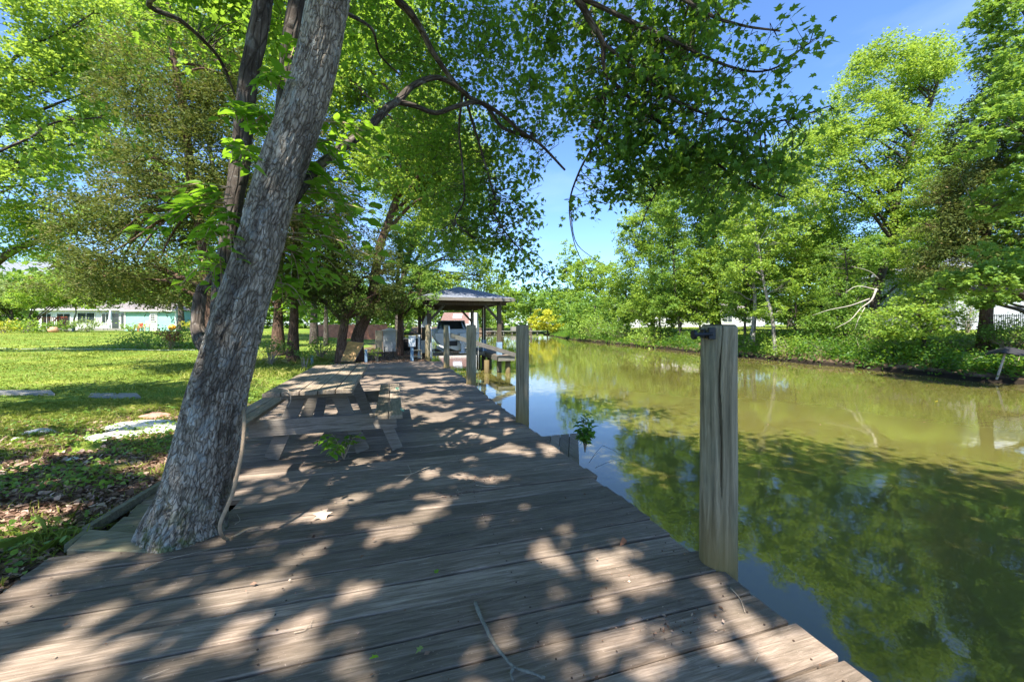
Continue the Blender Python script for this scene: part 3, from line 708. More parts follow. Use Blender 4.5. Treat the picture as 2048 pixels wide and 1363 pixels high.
for a in [(760, 60, 5.0, 90, 70, 420), (900, 40, 5.6, 100, 70, 560), (1010, 60, 5.2, 80, 80, 420), (850, 160, 5.6, 100, 70, 560), (960, 150, 5.4, 80, 60, 380), (1060, 160, 5.2, 70, 60, 320),
          (860, 270, 5.6, 90, 70, 560), (960, 290, 5.4, 90, 70, 560), (1060, 260, 5.2, 70, 60, 300), (930, 380, 5.5, 80, 60, 460), (1000, 390, 5.4, 60, 60, 320), (1070, 320, 5.1, 26, 28, 50),
          (900, 460, 5.6, 70, 40, 300), (990, 470, 5.4, 60, 40, 280), (1045, 505, 5.3, 40, 30, 150), (1080, 545, 5.3, 26, 18, 70), (1050, 420, 5.3, 26, 30, 70), (780, 250, 6.0, 60, 60, 240), (800, 350, 6.0, 60, 60, 200)]:
    spray(*a[:5], int(a[5] * 2.0), lo=.45, hi=1)  # leaf tones raised: sunlight on the mid canopy put into leaf colour
# near dark branch entering from the left edge
limb([(-120, 360, 3.6, 8), (0, 302, 3.6, 6), (60, 275, 3.7, 5), (110, 245, 3.8, 4), (200, 235, 3.9, 3)])
for a in [(30, 300, 3.7, 60, 22, 60), (110, 265, 3.8, 60, 25, 80), (190, 240, 3.9, 45, 20, 50), (60, 330, 3.8, 50, 18, 40), (150, 300, 4.0, 40, 18, 30)]:
    spray(*a[:5], a[5])
for a in [(330, 40, 4.2, 90, 40, 120), (430, 100, 4.4, 60, 50, 120), (560, 60, 4.0, 70, 60, 150), (460, 30, 4.2, 60, 40, 110), (250, 10, 4.0, 70, 30, 60)]:
    spray(*a[:5], a[5], lo=.5, hi=1)
# unseen upper crown, added above, behind and left to shade dock and lawn
rgu = np.random.default_rng(5)
# openings carved in that unseen crown, placing sun patches on dock, trunk, lawn
HOLES = []
for hx, hy, hr in [(60, 1330, .15), (150, 1320, .12), (200, 1225, .05), (225, 1260, .03), (320, 1265, .05), (330, 1345, .07), (430, 1280, .04), (475, 1310, .06), (590, 1300, .08), (640, 1285, .09), (700, 1280, .05), (725, 1350, .06),
                   (410, 1157, .025), (440, 1165, .03), (475, 1175, .03), (520, 1090, .05), (600, 1105, .05), (650, 1085, .06), (560, 1150, .07), (600, 1160, .07), (530, 1190, .05), (700, 1155, .03), (745, 1180, .05), (700, 1190, .04), (560, 1250, .06), (480, 1245, .03), (640, 1230, .05),
                   (780, 1040, .06), (820, 1050, .06), (850, 1030, .05), (760, 1060, .05), (930, 950, .10), (980, 960, .09), (900, 975, .06), (1030, 950, .06), (1120, 1050, .07), (1090, 1080, .07), (1080, 1110, .07), (1150, 1060, .04), (1180, 1110, .07), (1130, 1130, .06), (1255, 1105, .045),
                   (1230, 1150, .045), (1280, 1170, .04), (1310, 1160, .05), (1320, 1190, .04), (1420, 1160, .05), (1450, 1205, .05), (1480, 1240, .06), (1320, 1270, .07), (1230, 1300, .06), (1450, 1290, .05), (1550, 1300, .08), (1650, 1340, .10), (1600, 1270, .06), (1720, 1360, .10), (1000, 1260, .045),
                   (1020, 1240, .045), (940, 1300, .05), (1100, 1180, .03), (1105, 1200, .03), (600, 935, .05), (640, 1025, .05), (870, 890, .07), (800, 870, .05), (60, 1180, .12), (130, 1140, .12), (20, 1230, .10), (210, 1120, .08), (280, 1115, .04)]:
    q = G(hx, hy, 0); HOLES.append((q[0], q[1], hr * .84))
rgh = np.random.default_rng(9)
for _ in range(70): HOLES.append((rgh.uniform(-1.5, 1.6), rgh.uniform(1.0, 4.2), abs(rgh.normal(.0, .03)) + .008))
for _ in range(260):
    HOLES.append((rgh.uniform(-1.2, 1.65), rgh.uniform(3.9, 11), abs(rgh.normal(.05, .05)) + .02))
for tx_, ty_, tr_ in [(415, 900, .07), (470, 650, .08), (500, 610, .05), (445, 760, .06), (350, 1010, .05), (560, 430, .05), (590, 290, .07), (640, 60, .09), (560, 300, .05), (480, 800, .05), (540, 500, .05)]:
    q = W(tx_, ty_, 2.2); q = q[:2] - SUN_DIR * q[2] / math.tan(SUN_EL); HOLES.append((q[0], q[1], tr_))
for _ in range(60):
    HOLES.append((rgh.uniform(-6, -2), rgh.uniform(1, 8), abs(rgh.normal(.12, .10)) + .03))
def upper(blobs, n, leaf=.15, gap=.40, sd=3, gs=.62, rs=.34):
    C = crown_points(rgu, blobs, n // 34, gap, gs, sd, .1); ci = np.repeat(np.arange(len(C)), 34)
    o = rgu.normal(size=(len(ci), 3)) * np.array([rs, rs, rs * .35]); Pq = C[ci] + o
    tn_ = math.tan(SUN_EL); GP = Pq[:, :2] - SUN_DIR[None] * (Pq[:, 2:3] / tn_)     # where each leaf's shadow falls on the dock
    keep = np.ones(len(Pq), bool)
    for hx, hy, hr in HOLES: keep &= (GP[:, 0] - hx) ** 2 + (GP[:, 1] - hy) ** 2 > (hr + rgu.normal(.055, .012, len(Pq))) ** 2
    Pq = Pq[keep]
    add_leaves(cm, rgu, Pq, leaf * rgu.uniform(.7, 1.2, len(Pq)), T_LOBE, rgu.uniform(0, 1, len(Pq)), .5, .3)
upper([(-1.5, 1.0, 7.5, 3.4, 3.4, 1.8), (-3.6, -2.0, 7.5, 3.4, 3.4, 1.8), (1.4, -.6, 7.0, 3.2, 2.6, 1.5), (-1.0, -3.5, 7.5, 3.2, 3.2, 1.6), (.6, 4.3, 7.4, 2.2, 2.4, 1.3), (-1.6, 5.0, 8.0, 3.0, 3.0, 1.5), (-2.6, 8.5, 8.2, 3.0, 3.0, 1.4), (-6.2, 1.0, 8.4, 2.6, 3.0, 1.4), (-8.5, 5.0, 8.8, 2.6, 2.4, 1.4), (-3, -6, 8, 3, 3, 1.5), (3.4, -3.0, 7.2, 3.0, 2.6, 1.4), (-6.0, -4.5, 7.8, 3.0, 3.0, 1.5), (-4.6, -2.6, 7.4, 2.6, 2.6, 1.3)], 108000)
crown_o = cm.build('crown', M_MAPLE, root); tw.build('twigs', M_BARK, root, smooth=True)
# leafy shoots with long pointed leaflets around the trunk
sh = MB(); shs = MB()
def shoot(p0, p1, n, size=.10, sag=.06):
    a = W(*p0); b = W(*p1); L = np.linalg.norm(b - a); m_ = (a + b) / 2 + np.array([0, 0, sag])
    Q, _ = smooth_path(np.array([a, m_, b]), np.array([1, 1, 1.]), 8); shs.tube(Q, np.linspace(.0045, .0012, len(Q)), 5, False, .5)
    t_ = np.linspace(.15, 1, n) * (len(Q) - 1); idx = t_.astype(int).clip(0, len(Q) - 2); q = Q[idx] + (Q[idx + 1] - Q[idx]) * (t_ - idx)[:, None]
    d = norm(Q[idx + 1] - Q[idx]); sd_ = np.cross(d, [0, 0, 1.]); sg = np.where(np.arange(n) % 2, 1, -1)[:, None]
    D = norm(d * .7 + sd_ * sg * .9 + rgm.normal(0, .15, (n, 3)))
    add_leaves(sh, rgm, q, size * rgm.uniform(.75, 1.15, n), T_OVATE, np.clip(rgm.uniform(0, .8) + rgm.uniform(-.2, .3, n), 0, 1), .28, .25, D=D)
def burst(px, py, Z, tx, ty, n, spread=40, size=.10, Zs=.25, per=9):
    for _ in range(n):
        shoot((px + rgm.normal(0, 8), py + rgm.normal(0, 8), Z), (tx + rgm.normal(0, spread), ty + rgm.normal(0, spread * .7), Z + rgm.normal(0, Zs)), per, size)
burst(625, 290, 2.7, 690, 330, 7, 40); burst(600, 380, 2.8, 720, 420, 9, 45); burst(590, 440, 2.8, 690, 470, 8, 40); burst(580, 500, 2.7, 640, 560, 8, 34)
burst(560, 560, 2.6, 600, 630, 6, 25, .09); burst(640, 240, 2.9, 760, 300, 7, 35); burst(600, 330, 2.9, 650, 400, 7, 30); burst(570, 470, 2.8, 740, 540, 4, 24, .10)
burst(555, 180, 2.5, 530, 160, 5, 22, .085); burst(520, 250, 2.4, 530, 250, 4, 20, .08); burst(480, 310, 2.5, 500, 320, 5, 22, .085); burst(560, 130, 2.5, 575, 80, 3, 14, .08)
burst(460, 380, 2.4, 340, 420, 4, 26, .10); burst(455, 400, 2.4, 300, 450, 4, 20, .10); burst(440, 460, 2.4, 400, 480, 4, 20, .085); burst(470, 290, 2.5, 460, 320, 3, 16, .08)
burst(430, 520, 2.5, 420, 545, 3, 14, .07); burst(450, 430, 2.45, 430, 500, 5, 26, .085); burst(440, 520, 2.45, 420, 580, 4, 20, .08); burst(480, 240, 2.45, 470, 230, 4, 24, .085)
sh.build('leafy_shoots', M_SHOOT, root); shs.build('shoot_stems', M_VINE, root)
# vine up the right side of the trunk
def vtube(px, name, mat, r, label, cat):
    Q = np.array([W(a, b, c) for a, b, c in px]); Rr = np.interp(np.linspace(0, 1, len(Q)), [0, .5, 1], r); mb = MB(); mb.tube(Q, Rr, 10, True, .5, None, 8)
    return tag(mb.build(name, mat, origin=Q[0], smooth=True), label, cat)
g_ = lambda px, py: (px, py, CAMZ * F_PX / (py - HY) - .012)
vtube([(486, 740, 2.66), (484, 790, 2.56), (487, 825, 2.42), (488, 855, 2.36), (484, 900, 2.33), (474, 950, 2.30), (464, 990, 2.28), (450, 1022, 2.26), (440, 1048, 2.24), (443, 1068, 2.27), (455, 1077, g_(455, 1077)[2]), (475, 1068, g_(475, 1068)[2]), (498, 1057, g_(498, 1057)[2]), (520, 1053, g_(520, 1053)[2])], 'climbing_vine', M_VINE, (.010, .011, .006), 'bare tan vine stem climbing the right side of the leaning trunk', 'vine')

# --- cedars and maples on the near bank
GB = 'trees on the near bank'
tree('cedar', 'brown-green cedar with several stems spreading its dusty foliage left of the leaning trunk', 415, 10.5, [(415, 600), (405, 480), (385, 380), (370, 240), (345, 100), (330, -80)], .17,
     [(390, 330, 130, 120), (300, 440, 130, 80), (470, 420, 90, 120), (330, 200, 120, 90), (240, 520, 110, 60, -.5), (430, 540, 90, 50), (180, 480, 80, 50), (300, 570, 90, 30), (420, 120, 110, 100), (210, 330, 70, 60), (250, 590, 90, 20, 1), (150, 560, 80, 30, 1), (360, 605, 50, 16), (190, 430, 80, 50)], 'cedar tree', GB, M_CEDAR, M_BARK_CEDAR, T_NEEDLE, .12, 4.2, .46, limbs=34, per=34, rs=.26, gs=1.1, droop=.1, tilt=.9, start=.45, flat=.55, rnd_lo=.2, rise=-.1)
tree('cedar', 'cedar with a straight stringy red-brown trunk just right of the leaning maple', 585, 14.6, [(587, 660), (590, 600), (592, 500), (590, 380), (600, 250)], .20,
     [(610, 500, 90, 90), (560, 420, 90, 100), (640, 400, 80, 90), (600, 300, 90, 80), (570, 560, 50, 40)], 'cedar tree', GB, M_CEDAR, M_BARK_CEDAR, T_NEEDLE, .12, 3.4, .44, limbs=14, per=34, rs=.28, gs=1, droop=.2, tilt=.9)
tree('cedar', 'cedar with a shorter dark trunk close behind the straight red-brown one', 556, 17, [(556, 640), (560, 560), (570, 450)], .26,
     [(540, 520, 60, 60), (560, 430, 70, 80), (520, 580, 50, 50), (585, 590, 40, 40)], 'cedar tree', GB, M_CEDAR, M_BARK_CEDAR, T_NEEDLE, .14, 2.4, .44, limbs=8, per=34, droop=.2, tilt=.9)
tree('cedar', 'dark low-hanging cedar with a twin pale stripped trunk behind the picnic table', 683, 14.3, [(684, 680), (690, 630), (676, 580), (668, 500), (680, 400)], .19,
     [(690, 560, 70, 50), (730, 590, 70, 45), (650, 500, 70, 70), (700, 460, 80, 70), (770, 600, 50, 40), (640, 590, 40, 35), (600, 560, 60, 50), (740, 540, 70, 50), (700, 620, 60, 20)], 'cedar tree', GB, M_CEDAR, M_BARK_CEDAR, T_NEEDLE, .12, 3.4, .42, limbs=16, per=34, rs=.26, gs=1.1, droop=.2, tilt=.9, rnd_hi=.7)
tree('leaning_tree', 'dark forked tree leaning right over the path behind the rusty sheet', 712, 15.0, [(716, 670), (738, 620), (748, 570), (758, 500), (778, 440), (800, 380), (835, 290), (860, 180)], .24,
     [(780, 330, 90, 70), (850, 250, 90, 90), (740, 230, 100, 90), (860, 380, 70, 60), (790, 120, 110, 90), (640, 130, 90, 100), (920, 330, 60, 60)], 'tree', GB, M_BRIGHT, M_BARK_CEDAR, T_LOBE, .10, 2.8, .44, limbs=16, rs=.3)
tree('cedar', 'yellowish-green cedar drooping beside the boathouse roof', 800, 17.5, [(800, 640), (796, 560), (800, 480)], .13,
     [(800, 560, 60, 60), (850, 570, 40, 45), (770, 500, 60, 50), (840, 500, 55, 50), (845, 588, 34, 34, -3.5), (838, 560, 40, 30, -3.5), (820, 620, 40, 20), (780, 620, 40, 24)], 'cedar tree', GB, M_MID, M_BARK_CEDAR, T_NEEDLE, .13, 3.2, .40, limbs=10, per=34, droop=.4, tilt=.9, rnd_lo=.2)
tree('maple', 'tall sunlit maple behind the boathouse with pale green foliage', 800, 25, [(800, 600), (820, 500), (850, 400), (860, 280)], .25,
     [(880, 470, 80, 70), (940, 510, 60, 45), (830, 420, 80, 70), (910, 400, 70, 60), (800, 330, 90, 80), (880, 560, 60, 40), (980, 560, 40, 35), (900, 300, 90, 70)], 'maple tree', GB, M_BRIGHT, M_BARK, T_DIAM, .14, 3.0, .42, limbs=16)
tree('slim_tree', 'slim upright grey trunk far off between the two cedars', 628, 26, [(628, 620), (630, 560), (634, 480)], .24, [(630, 500, 60, 60), (620, 560, 50, 30)], 'tree', GB, M_MID, M_BARK, limbs=8)
tree('slim_tree', 'slender dark trunk standing close to the twin-trunked cedar', 652, 25, [(652, 620), (654, 560), (650, 500)], .13, [(660, 540, 40, 45)], 'tree', GB, M_MID, M_BARK, limbs=5)
# --- lawn trees to the left
GL = 'trees over the lawn'
tree('maple', 'large bright maple at the far left whose crown fills the top left corner', -170, 16, [(-150, 500), (-110, 350), (-60, 200), (-40, 0)], .3,
     [(30, 60, 150, 110), (-40, 250, 140, 100), (120, 180, 110, 80), (60, 380, 130, 60), (180, 60, 120, 90), (0, 470, 110, 50), (150, 300, 80, 50), (140, 440, 90, 36)], 'maple tree', GL, M_BRIGHT, M_BARK, T_LOBE, .12, 2.4, .47, limbs=22, rs=.34)
tree('maple', 'tall bright green maple standing on the lawn behind the brownish cedar', 475, 24, [(470, 560), (450, 450), (420, 300), (400, 120)], .26,
     [(330, 120, 140, 120), (420, 60, 130, 100), (250, 20, 130, 90), (470, 200, 90, 90), (240, 260, 90, 70), (520, 60, 90, 90), (380, 360, 90, 60)], 'maple tree', GL, M_BRIGHT, M_BARK, T_DIAM, .16, 2.1, .47, limbs=18)
tree('maple', 'maple with a pale trunk and light crown at the right end of the teal shed', 362, 44, [(362, 630), (360, 590), (358, 540), (365, 480)], .34,
     [(350, 560, 50, 40), (400, 540, 50, 40), (330, 480, 70, 60), (420, 470, 70, 60), (370, 590, 30, 20)], 'maple tree', GL, M_MID, M_BARK, None or T_DIAM, .24, 2.0, .44, limbs=10)
tree('small_tree', 'low rounded grey-green tree at the left edge in front of the gable house', 25, 42, [(24, 630), (20, 600)], .14, [(10, 604, 50, 32), (40, 594, 44, 30), (-20, 590, 40, 40)], 'small tree', GL, M_PALE, M_BARK, T_DIAM, .2, 3.2, .34, limbs=8)
tree('small_tree', 'low spreading bright green tree over the red wooden steps', 60, 40, [(58, 640), (64, 615)], .13, [(90, 588, 55, 30), (120, 576, 56, 30), (190, 598, 40, 22), (48, 600, 24, 18), (156, 592, 36, 20), (185, 586, 40, 22)], 'small tree', GL, M_BRIGHT, M_BARK, T_DIAM, .2, 3.2, .34, limbs=8)
tree('small_tree', 'thin small tree with a pale forked stem in front of the glass doors', 147, 41, [(148, 640), (152, 622), (145, 600)], .11, [(156, 596, 24, 18), (172, 588, 24, 16)], 'small tree', GL, M_MID, M_BARK_PALE, T_DIAM, .2, 2.4, .36, limbs=5)
tree('distant_tree', 'dark tree rising behind the house roofs on the far left', 180, 75, [(180, 590), (180, 540)], .4, [(180, 560, 60, 40), (120, 530, 60, 40), (240, 570, 50, 36)], 'tree', GL, M_MID, M_BARK, T_DIAM, .4, 3, .3, limbs=5)
tree('distant_tree', 'broad tree behind the teal shed and the white house', 420, 80, [(420, 600), (420, 560)], .4, [(400, 570, 70, 44), (470, 590, 60, 40), (320, 560, 70, 44), (540, 590, 60, 44)], 'tree', GL, M_MID, M_BARK, T_DIAM, .4, 3, .3, limbs=5)
tree('distant_tree', 'leafy tree closing the view between the cedars and the pale utility cabinets', 720, 60, [(715, 600), (720, 560)], .4, [(640, 600, 60, 46), (720, 590, 60, 50), (790, 610, 50, 40), (850, 600, 40, 50)], 'tree', GB, M_MID, M_BARK, T_DIAM, .32, 3, .3, limbs=5)
# --- end of the canal
GE = 'trees closing the canal'
for lab, px, Z, bl, mt_ in [
    ('pale green tree at the far end of the canal right of the boathouse roof', 1005, 100, [(1000, 585, 36, 34), (1025, 610, 30, 32), (985, 620, 40, 30)], M_BRIGHT),
    ('darker bluish-green tree in the middle of the canal end', 1062, 98, [(1062, 602, 28, 32), (1075, 620, 30, 28)], M_MID),
    ('rounded green tree at the canal end next to the yellow bush', 1110, 90, [(1105, 600, 36, 34), (1120, 630, 30, 24)], M_MID),
    ('upright spire-like tree rising above its neighbours at the canal bend', 1140, 72, [(1138, 520, 22, 40), (1145, 560, 34, 40), (1140, 610, 40, 40)], M_BRIGHT),
    ('large rounded yellow-green tree at the canal bend', 1190, 66, [(1185, 550, 46, 40), (1215, 560, 40, 44), (1175, 600, 40, 46)], M_BRIGHT),
    ('thicket-like dark green tree overhanging the bend just left of the far lawn', 1190, 56, [(1180, 620, 50, 40), (1225, 630, 50, 36), (1150, 640, 34, 26)], M_MID),
    ('tree on the far left bank just behind the boathouse posts', 930, 75, [(925, 600, 50, 44), (880, 590, 50, 50), (965, 625, 30, 30)], M_MID)]:
    tree('canal_tree', lab, px, Z, [(px, 630), (px, 590)], .3, bl, 'tree', GE, mt_, M_BARK, T_DIAM, Z * .0062, 3.0, .30, limbs=5, twig=False)
tree('yellow_bush', 'bright yellow bush at the water edge near the canal end', 1095, 82, [(1095, 650)], .15, [(1092, 640, 34, 22), (1110, 650, 26, 16), (1075, 650, 20, 14)], 'bush', 'shrubs along the far bank', M_YELLOW, M_BARK, T_DIAM, .45, 3.2, .25, limbs=4, twig=False)
# --- right bank
GR = 'trees along the far bank'
tree('bank_tree', 'bright leafy tree at the left end of the far lawn', 1255, 46, [(1254, 620), (1250, 560)], .2, [(1250, 590, 50, 44), (1225, 560, 34, 40), (1280, 620, 40, 30), (1230, 640, 36, 24)], 'tree', GR, M_BRIGHT, M_BARK, T_DIAM, .22, 3, .36, limbs=8)
tree('bank_tree', 'tall light green tree reaching up behind the dangling twigs', 1305, 41, [(1305, 600), (1300, 500), (1310, 430)], .22, [(1300, 460, 50, 60), (1290, 540, 50, 50), (1330, 400, 40, 40), (1265, 480, 36, 60), (1320, 590, 46, 36), (1300, 380, 44, 36), (1280, 620, 50, 24), (1340, 480, 50, 50), (1330, 350, 50, 40)], 'tree', GR, M_BRIGHT, M_BARK, T_DIAM, .2, 2.7, .40, limbs=12)
tree('bank_tree', 'bank tree with a dark bent trunk left of the near piling', 1372, 34, [(1365, 690), (1358, 640), (1350, 570), (1345, 480)], .22, [(1350, 520, 60, 60), (1370, 430, 60, 70), (1390, 580, 50, 36), (1340, 610, 40, 26), (1380, 350, 54, 56), (1400, 630, 50, 14), (1330, 400, 50, 50)], 'tree', GR, M_MID, M_BARK, T_DIAM, .18, 2.7, .42, limbs=12)
tree('bank_tree', 'stout-trunked tree directly behind the near piling', 1432, 34, [(1430, 620), (1424, 540), (1428, 440), (1400, 350)], .42, [(1440, 470, 60, 60), (1410, 370, 60, 70), (1470, 560, 60, 44), (1450, 410, 60, 50), (1420, 610, 50, 24), (1440, 330, 56, 44), (1500, 470, 50, 60), (1490, 610, 50, 24)], 'tree', GR, M_MID, M_BARK, T_DIAM, .18, 2.7, .42, limbs=14)
tree('birch', 'thin pale-barked tree leaning over the water right of the near piling', 1552, 22.8, [(1550, 700), (1545, 640), (1533, 590), (1522, 530), (1510, 440)], .125, [(1530, 470, 60, 56), (1560, 400, 60, 60), (1500, 540, 50, 40), (1570, 560, 44, 36), (1580, 320, 54, 50), (1610, 420, 50, 50), (1540, 620, 44, 18), (1500, 360, 50, 50)], 'tree', GR, M_BRIGHT, M_BARK_PALE, T_DIAM, .14, 1.9, .44, limbs=10)
tree('birch', 'second pale thin stem, upright, just left of the leaning pale one', 1503, 26, [(1510, 600), (1500, 520), (1492, 450)], .13, [(1490, 440, 50, 50), (1520, 500, 50, 40), (1480, 570, 46, 30)], 'tree', GR, M_BRIGHT, M_BARK_PALE, T_DIAM, .16, 1.9, .44, limbs=8)
tree('tall_tree', 'tallest open-crowned tree on the far bank with a forked grey trunk against the sky', 1752, 24, [(1750, 600), (1765, 540), (1788, 470), (1795, 400), (1805, 340), (1830, 280), (1860, 210), (1885, 130)], .25,
     [(1780, 150, 80, 70), (1850, 200, 70, 80), (1720, 230, 70, 70), (1680, 300, 70, 60), (1640, 340, 60, 60), (1780, 290, 80, 60), (1850, 330, 70, 60), (1720, 390, 80, 50), (1820, 110, 50, 34), (1890, 110, 24, 40), (1830, 430, 60, 40), (1750, 110, 34, 30)], 'tree', GR, M_BRIGHT, M_BARK, T_LOBE, .13, 2.0, .46, limbs=30, rs=.36, gs=.8)
tree('bank_tree', 'bright green tree filling the gap below the tallest tree', 1640, 29, [(1640, 600), (1650, 520), (1660, 440)], .22, [(1650, 450, 70, 60), (1600, 480, 60, 60), (1690, 510, 70, 50), (1630, 560, 70, 44), (1600, 400, 50, 40), (1620, 300, 60, 56), (1560, 360, 60, 50), (1570, 620, 60, 24), (1660, 620, 60, 24)], 'tree', GR, M_BRIGHT, M_BARK, T_DIAM, .16, 2.6, .42, limbs=12)
tree('bank_tree', 'dark dense tree with bare bleached twigs beneath the tallest tree', 1730, 26, [(1730, 620), (1740, 550)], .22, [(1700, 560, 60, 50), (1770, 520, 60, 44), (1740, 610, 56, 40), (1650, 600, 40, 40), (1820, 540, 60, 50), (1860, 580, 50, 40)], 'tree', GR, M_MID, M_BARK, T_NEEDLE, .2, 3, .38, limbs=12, rnd_hi=.7)
tree('cedar', 'tall cedar with dusty brown-green foliage near the right edge, on the far bank', 1972, 16.8, [(1972, 640), (1976, 560), (1972, 460), (1975, 350), (1985, 240), (1990, 150)], .24,
     [(1960, 400, 70, 70), (1990, 300, 60, 70), (1930, 470, 70, 60), (1985, 480, 60, 50), (1995, 210, 50, 60), (1900, 400, 50, 60), (2030, 420, 40, 60), (1900, 530, 70, 36), (2000, 530, 60, 34), (2040, 500, 60, 40), (1880, 470, 50, 50), (1940, 570, 50, 20), (2030, 300, 50, 60), (1940, 330, 50, 60), (2030, 180, 40, 50), (1985, 120, 30, 40), (1940, 260, 40, 40)], 'cedar tree', GR, M_CEDAR, M_BARK_CEDAR, T_NEEDLE, .14, 5.0, .38, limbs=24, per=34, rs=.3, droop=.3, tilt=.9)
tree('maple', 'bright maple reaching in at the upper right corner', 2170, 15, [(2160, 560), (2130, 400), (2110, 250), (2090, 100)], .25,
     [(2040, 40, 70, 60), (2060, 150, 70, 60), (2050, 280, 70, 60), (1985, 110, 40, 40), (2100, 200, 80, 80), (1980, 20, 40, 30), (1965, 200, 40, 24), (2040, 370, 50, 40), (2090, 480, 80, 60), (2020, 585, 60, 22), (2050, 540, 60, 40), (1990, 600, 40, 14), (1990, 560, 70, 30, -3), (2070, 500, 90, 50, -3.5), (1900, 565, 50, 24, -2), (2030, 260, 90, 70, -4), (2110, 120, 90, 80, -4), (2000, 400, 60, 50, -3.5), (2120, 330, 90, 80, -4.5)], 'maple tree', GR, M_MID, M_BARK, T_LOBE, .12, 2.4, .43, limbs=20)
tree('understory_tree', 'low bright tree with layered flat sprays overhanging the far bank', 1845, 17.5, [(1848, 680), (1840, 640), (1850, 600)], .09, [(1850, 600, 56, 26), (1810, 630, 60, 24), (1880, 640, 50, 20), (1840, 660, 70, 16), (1790, 660, 40, 18)], 'small tree', GR, M_BRIGHT, M_BARK, T_LOBE, .11, 2.6, .38, limbs=14, flat=.2, rs=.3)
for lab, px, Z, bl, mt_ in [
    ('leafy young tree crowding the bank left of the bent dark trunk', 1320, 37, [(1320, 640, 46, 34), (1300, 590, 40, 44), (1345, 600, 40, 50)], M_BRIGHT),
    ('leafy young tree filling the space between the bent trunk and the near piling', 1400, 33, [(1400, 560, 46, 60), (1395, 620, 40, 30), (1440, 500, 50, 60)], M_BRIGHT),
    ('bushy young tree close to the right side of the near piling', 1490, 27, [(1490, 610, 40, 34), (1480, 540, 50, 50), (1520, 580, 40, 40)], M_MID),
    ('bright bushy tree behind the leaning pale tree', 1590, 26, [(1590, 600, 46, 40), (1580, 520, 60, 60), (1620, 470, 60, 60)], M_BRIGHT),
    ('bright bushy tree in front of the dark dense tree', 1690, 22, [(1690, 590, 60, 40), (1670, 640, 60, 26), (1700, 520, 60, 50)], M_MID),
    ('leafy tree filling in between the tallest tree and the brown-green cedar', 1870, 22, [(1860, 430, 60, 60), (1840, 500, 60, 50), (1880, 350, 50, 60), (1870, 560, 60, 30)], M_BRIGHT)]:
    tree('young_tree', lab, px, Z, [(px, 640), (px + 4, 560), (px, 500)], .09, bl, 'tree', GR, mt_, M_BARK, T_DIAM, max(.12, Z * .0055), 2.8, .38, limbs=8)
for lab, px, Z, bl, mt_ in [
    ('background tree behind the tallest tree, filling the gap to its left', 1580, 52, [(1580, 520, 80, 60), (1660, 560, 80, 50), (1520, 560, 60, 50)], M_MID),
    ('background tree far behind the dark cedar on the far bank', 1820, 50, [(1800, 500, 90, 70), (1880, 480, 80, 80), (1740, 540, 70, 60)], M_MID),
    ('background tree behind the left half of the far lawn', 1400, 70, [(1340, 560, 60, 50), (1400, 520, 60, 60), (1460, 550, 60, 56)], M_MID)]:
    tree('background_tree', lab, px, Z, [(px, 620), (px, 560)], .3, bl, 'tree', 'trees behind the far bank', mt_, M_BARK, T_DIAM, Z * .0065, 2.6, .34, limbs=6, twig=False)
# bleached dead limb
mb = MB(); rd = np.random.default_rng(8)
for (pl, r_) in [([(1752, 575), (1738, 600), (1725, 618), (1700, 640), (1672, 655)], .05), ([(1738, 600), (1700, 612), (1655, 620), (1625, 630)], .03), ([(1725, 618), (1712, 640), (1706, 665)], .02), ([(1752, 575), (1720, 570), (1690, 585)], .03), ([(1760, 560), (1740, 540), (1700, 530)], .02)]:
    Q = np.array([W(a, b, 19.5) for a, b in pl]) + rd.normal(0, .05, (len(pl), 3)); mb.tube(Q, np.linspace(r_, .006, len(Q)), 6, True, .5, None, 3)
tag(mb.build('dead_branch', M_DEADWOOD, origin=W(1752, 575, 19.5), smooth=True), 'bleached bare forked branch hanging before the dark tree on the far bank', 'branch')

# --- shrubs
WEEDS = []
def shrub(name, label, px, py, Z, rx, ry, mat, leaf, cat='bush', group=None, cover=3.0, T=T_OVATE, stems=7, droop=.2, gap=.34, extra=()):
    rg_ = np.random.default_rng(int(px * 3 + Z)); base = WG(px, Z); root = empty(name, base, label, cat, group)
    bl = blobpx([(px, py, rx, ry)] + list(extra), Z); area = sum(math.pi * b[3] * b[5] for b in bl); n = int(min(20000, cover * area / (.4 * leaf * leaf)))
    mt, ml = MB(), MB(); C = crown_points(rg_, bl, max(5, n // 12), gap, 1.5, int(px), .2); ci = np.repeat(np.arange(len(C)), 12)
    for c_ in C[:40]:
        mt.tube([base + rg_.normal(0, .03, 3) * [1, 1, 0] - [0, 0, .03], (base + c_) / 2 + [0, 0, .05], c_], [.012, .008, .003], 4, False)
    rs = bl[0][3] * .22; P = C[ci] + rg_.normal(size=(len(ci), 3)) * [rs, rs, rs * .5]; gzv = gz(P[:, 0], P[:, 1]); P[:, 2] = np.maximum(P[:, 2], np.where(gzv > -1, gzv, WATER) + .02)
    add_leaves(ml, rg_, P, leaf * rg_.uniform(.6, 1.2, len(P)), T, np.clip(.5 * rg_.uniform(0, 1, len(C))[ci] + .5 * rg_.uniform(0, 1, len(P)), 0, 1), .6, droop)
    ml.build('foliage', mat, root); mt.build('stems', M_TWIG, root); return root
GS = 'shrubs in front of the houses'
for lab, px, py, Z, rx, ry, m_ in (('tall weeds at the foot of the straight red-brown cedar', 540, 694, 13.5, 34, 20, M_MID), ('leafy weeds between the red-brown cedar and the twin-trunked one', 640, 690, 16, 34, 12, M_MID), ('sunlit weeds beside the path right of the dark forked tree', 752, 705, 14.6, 16, 10, M_BRIGHT), ('green weeds in the shade beyond the picnic table', 610, 706, 12.6, 24, 10, M_MID)):
    WEEDS.append((lab, px, py, Z, rx, ry, m_))
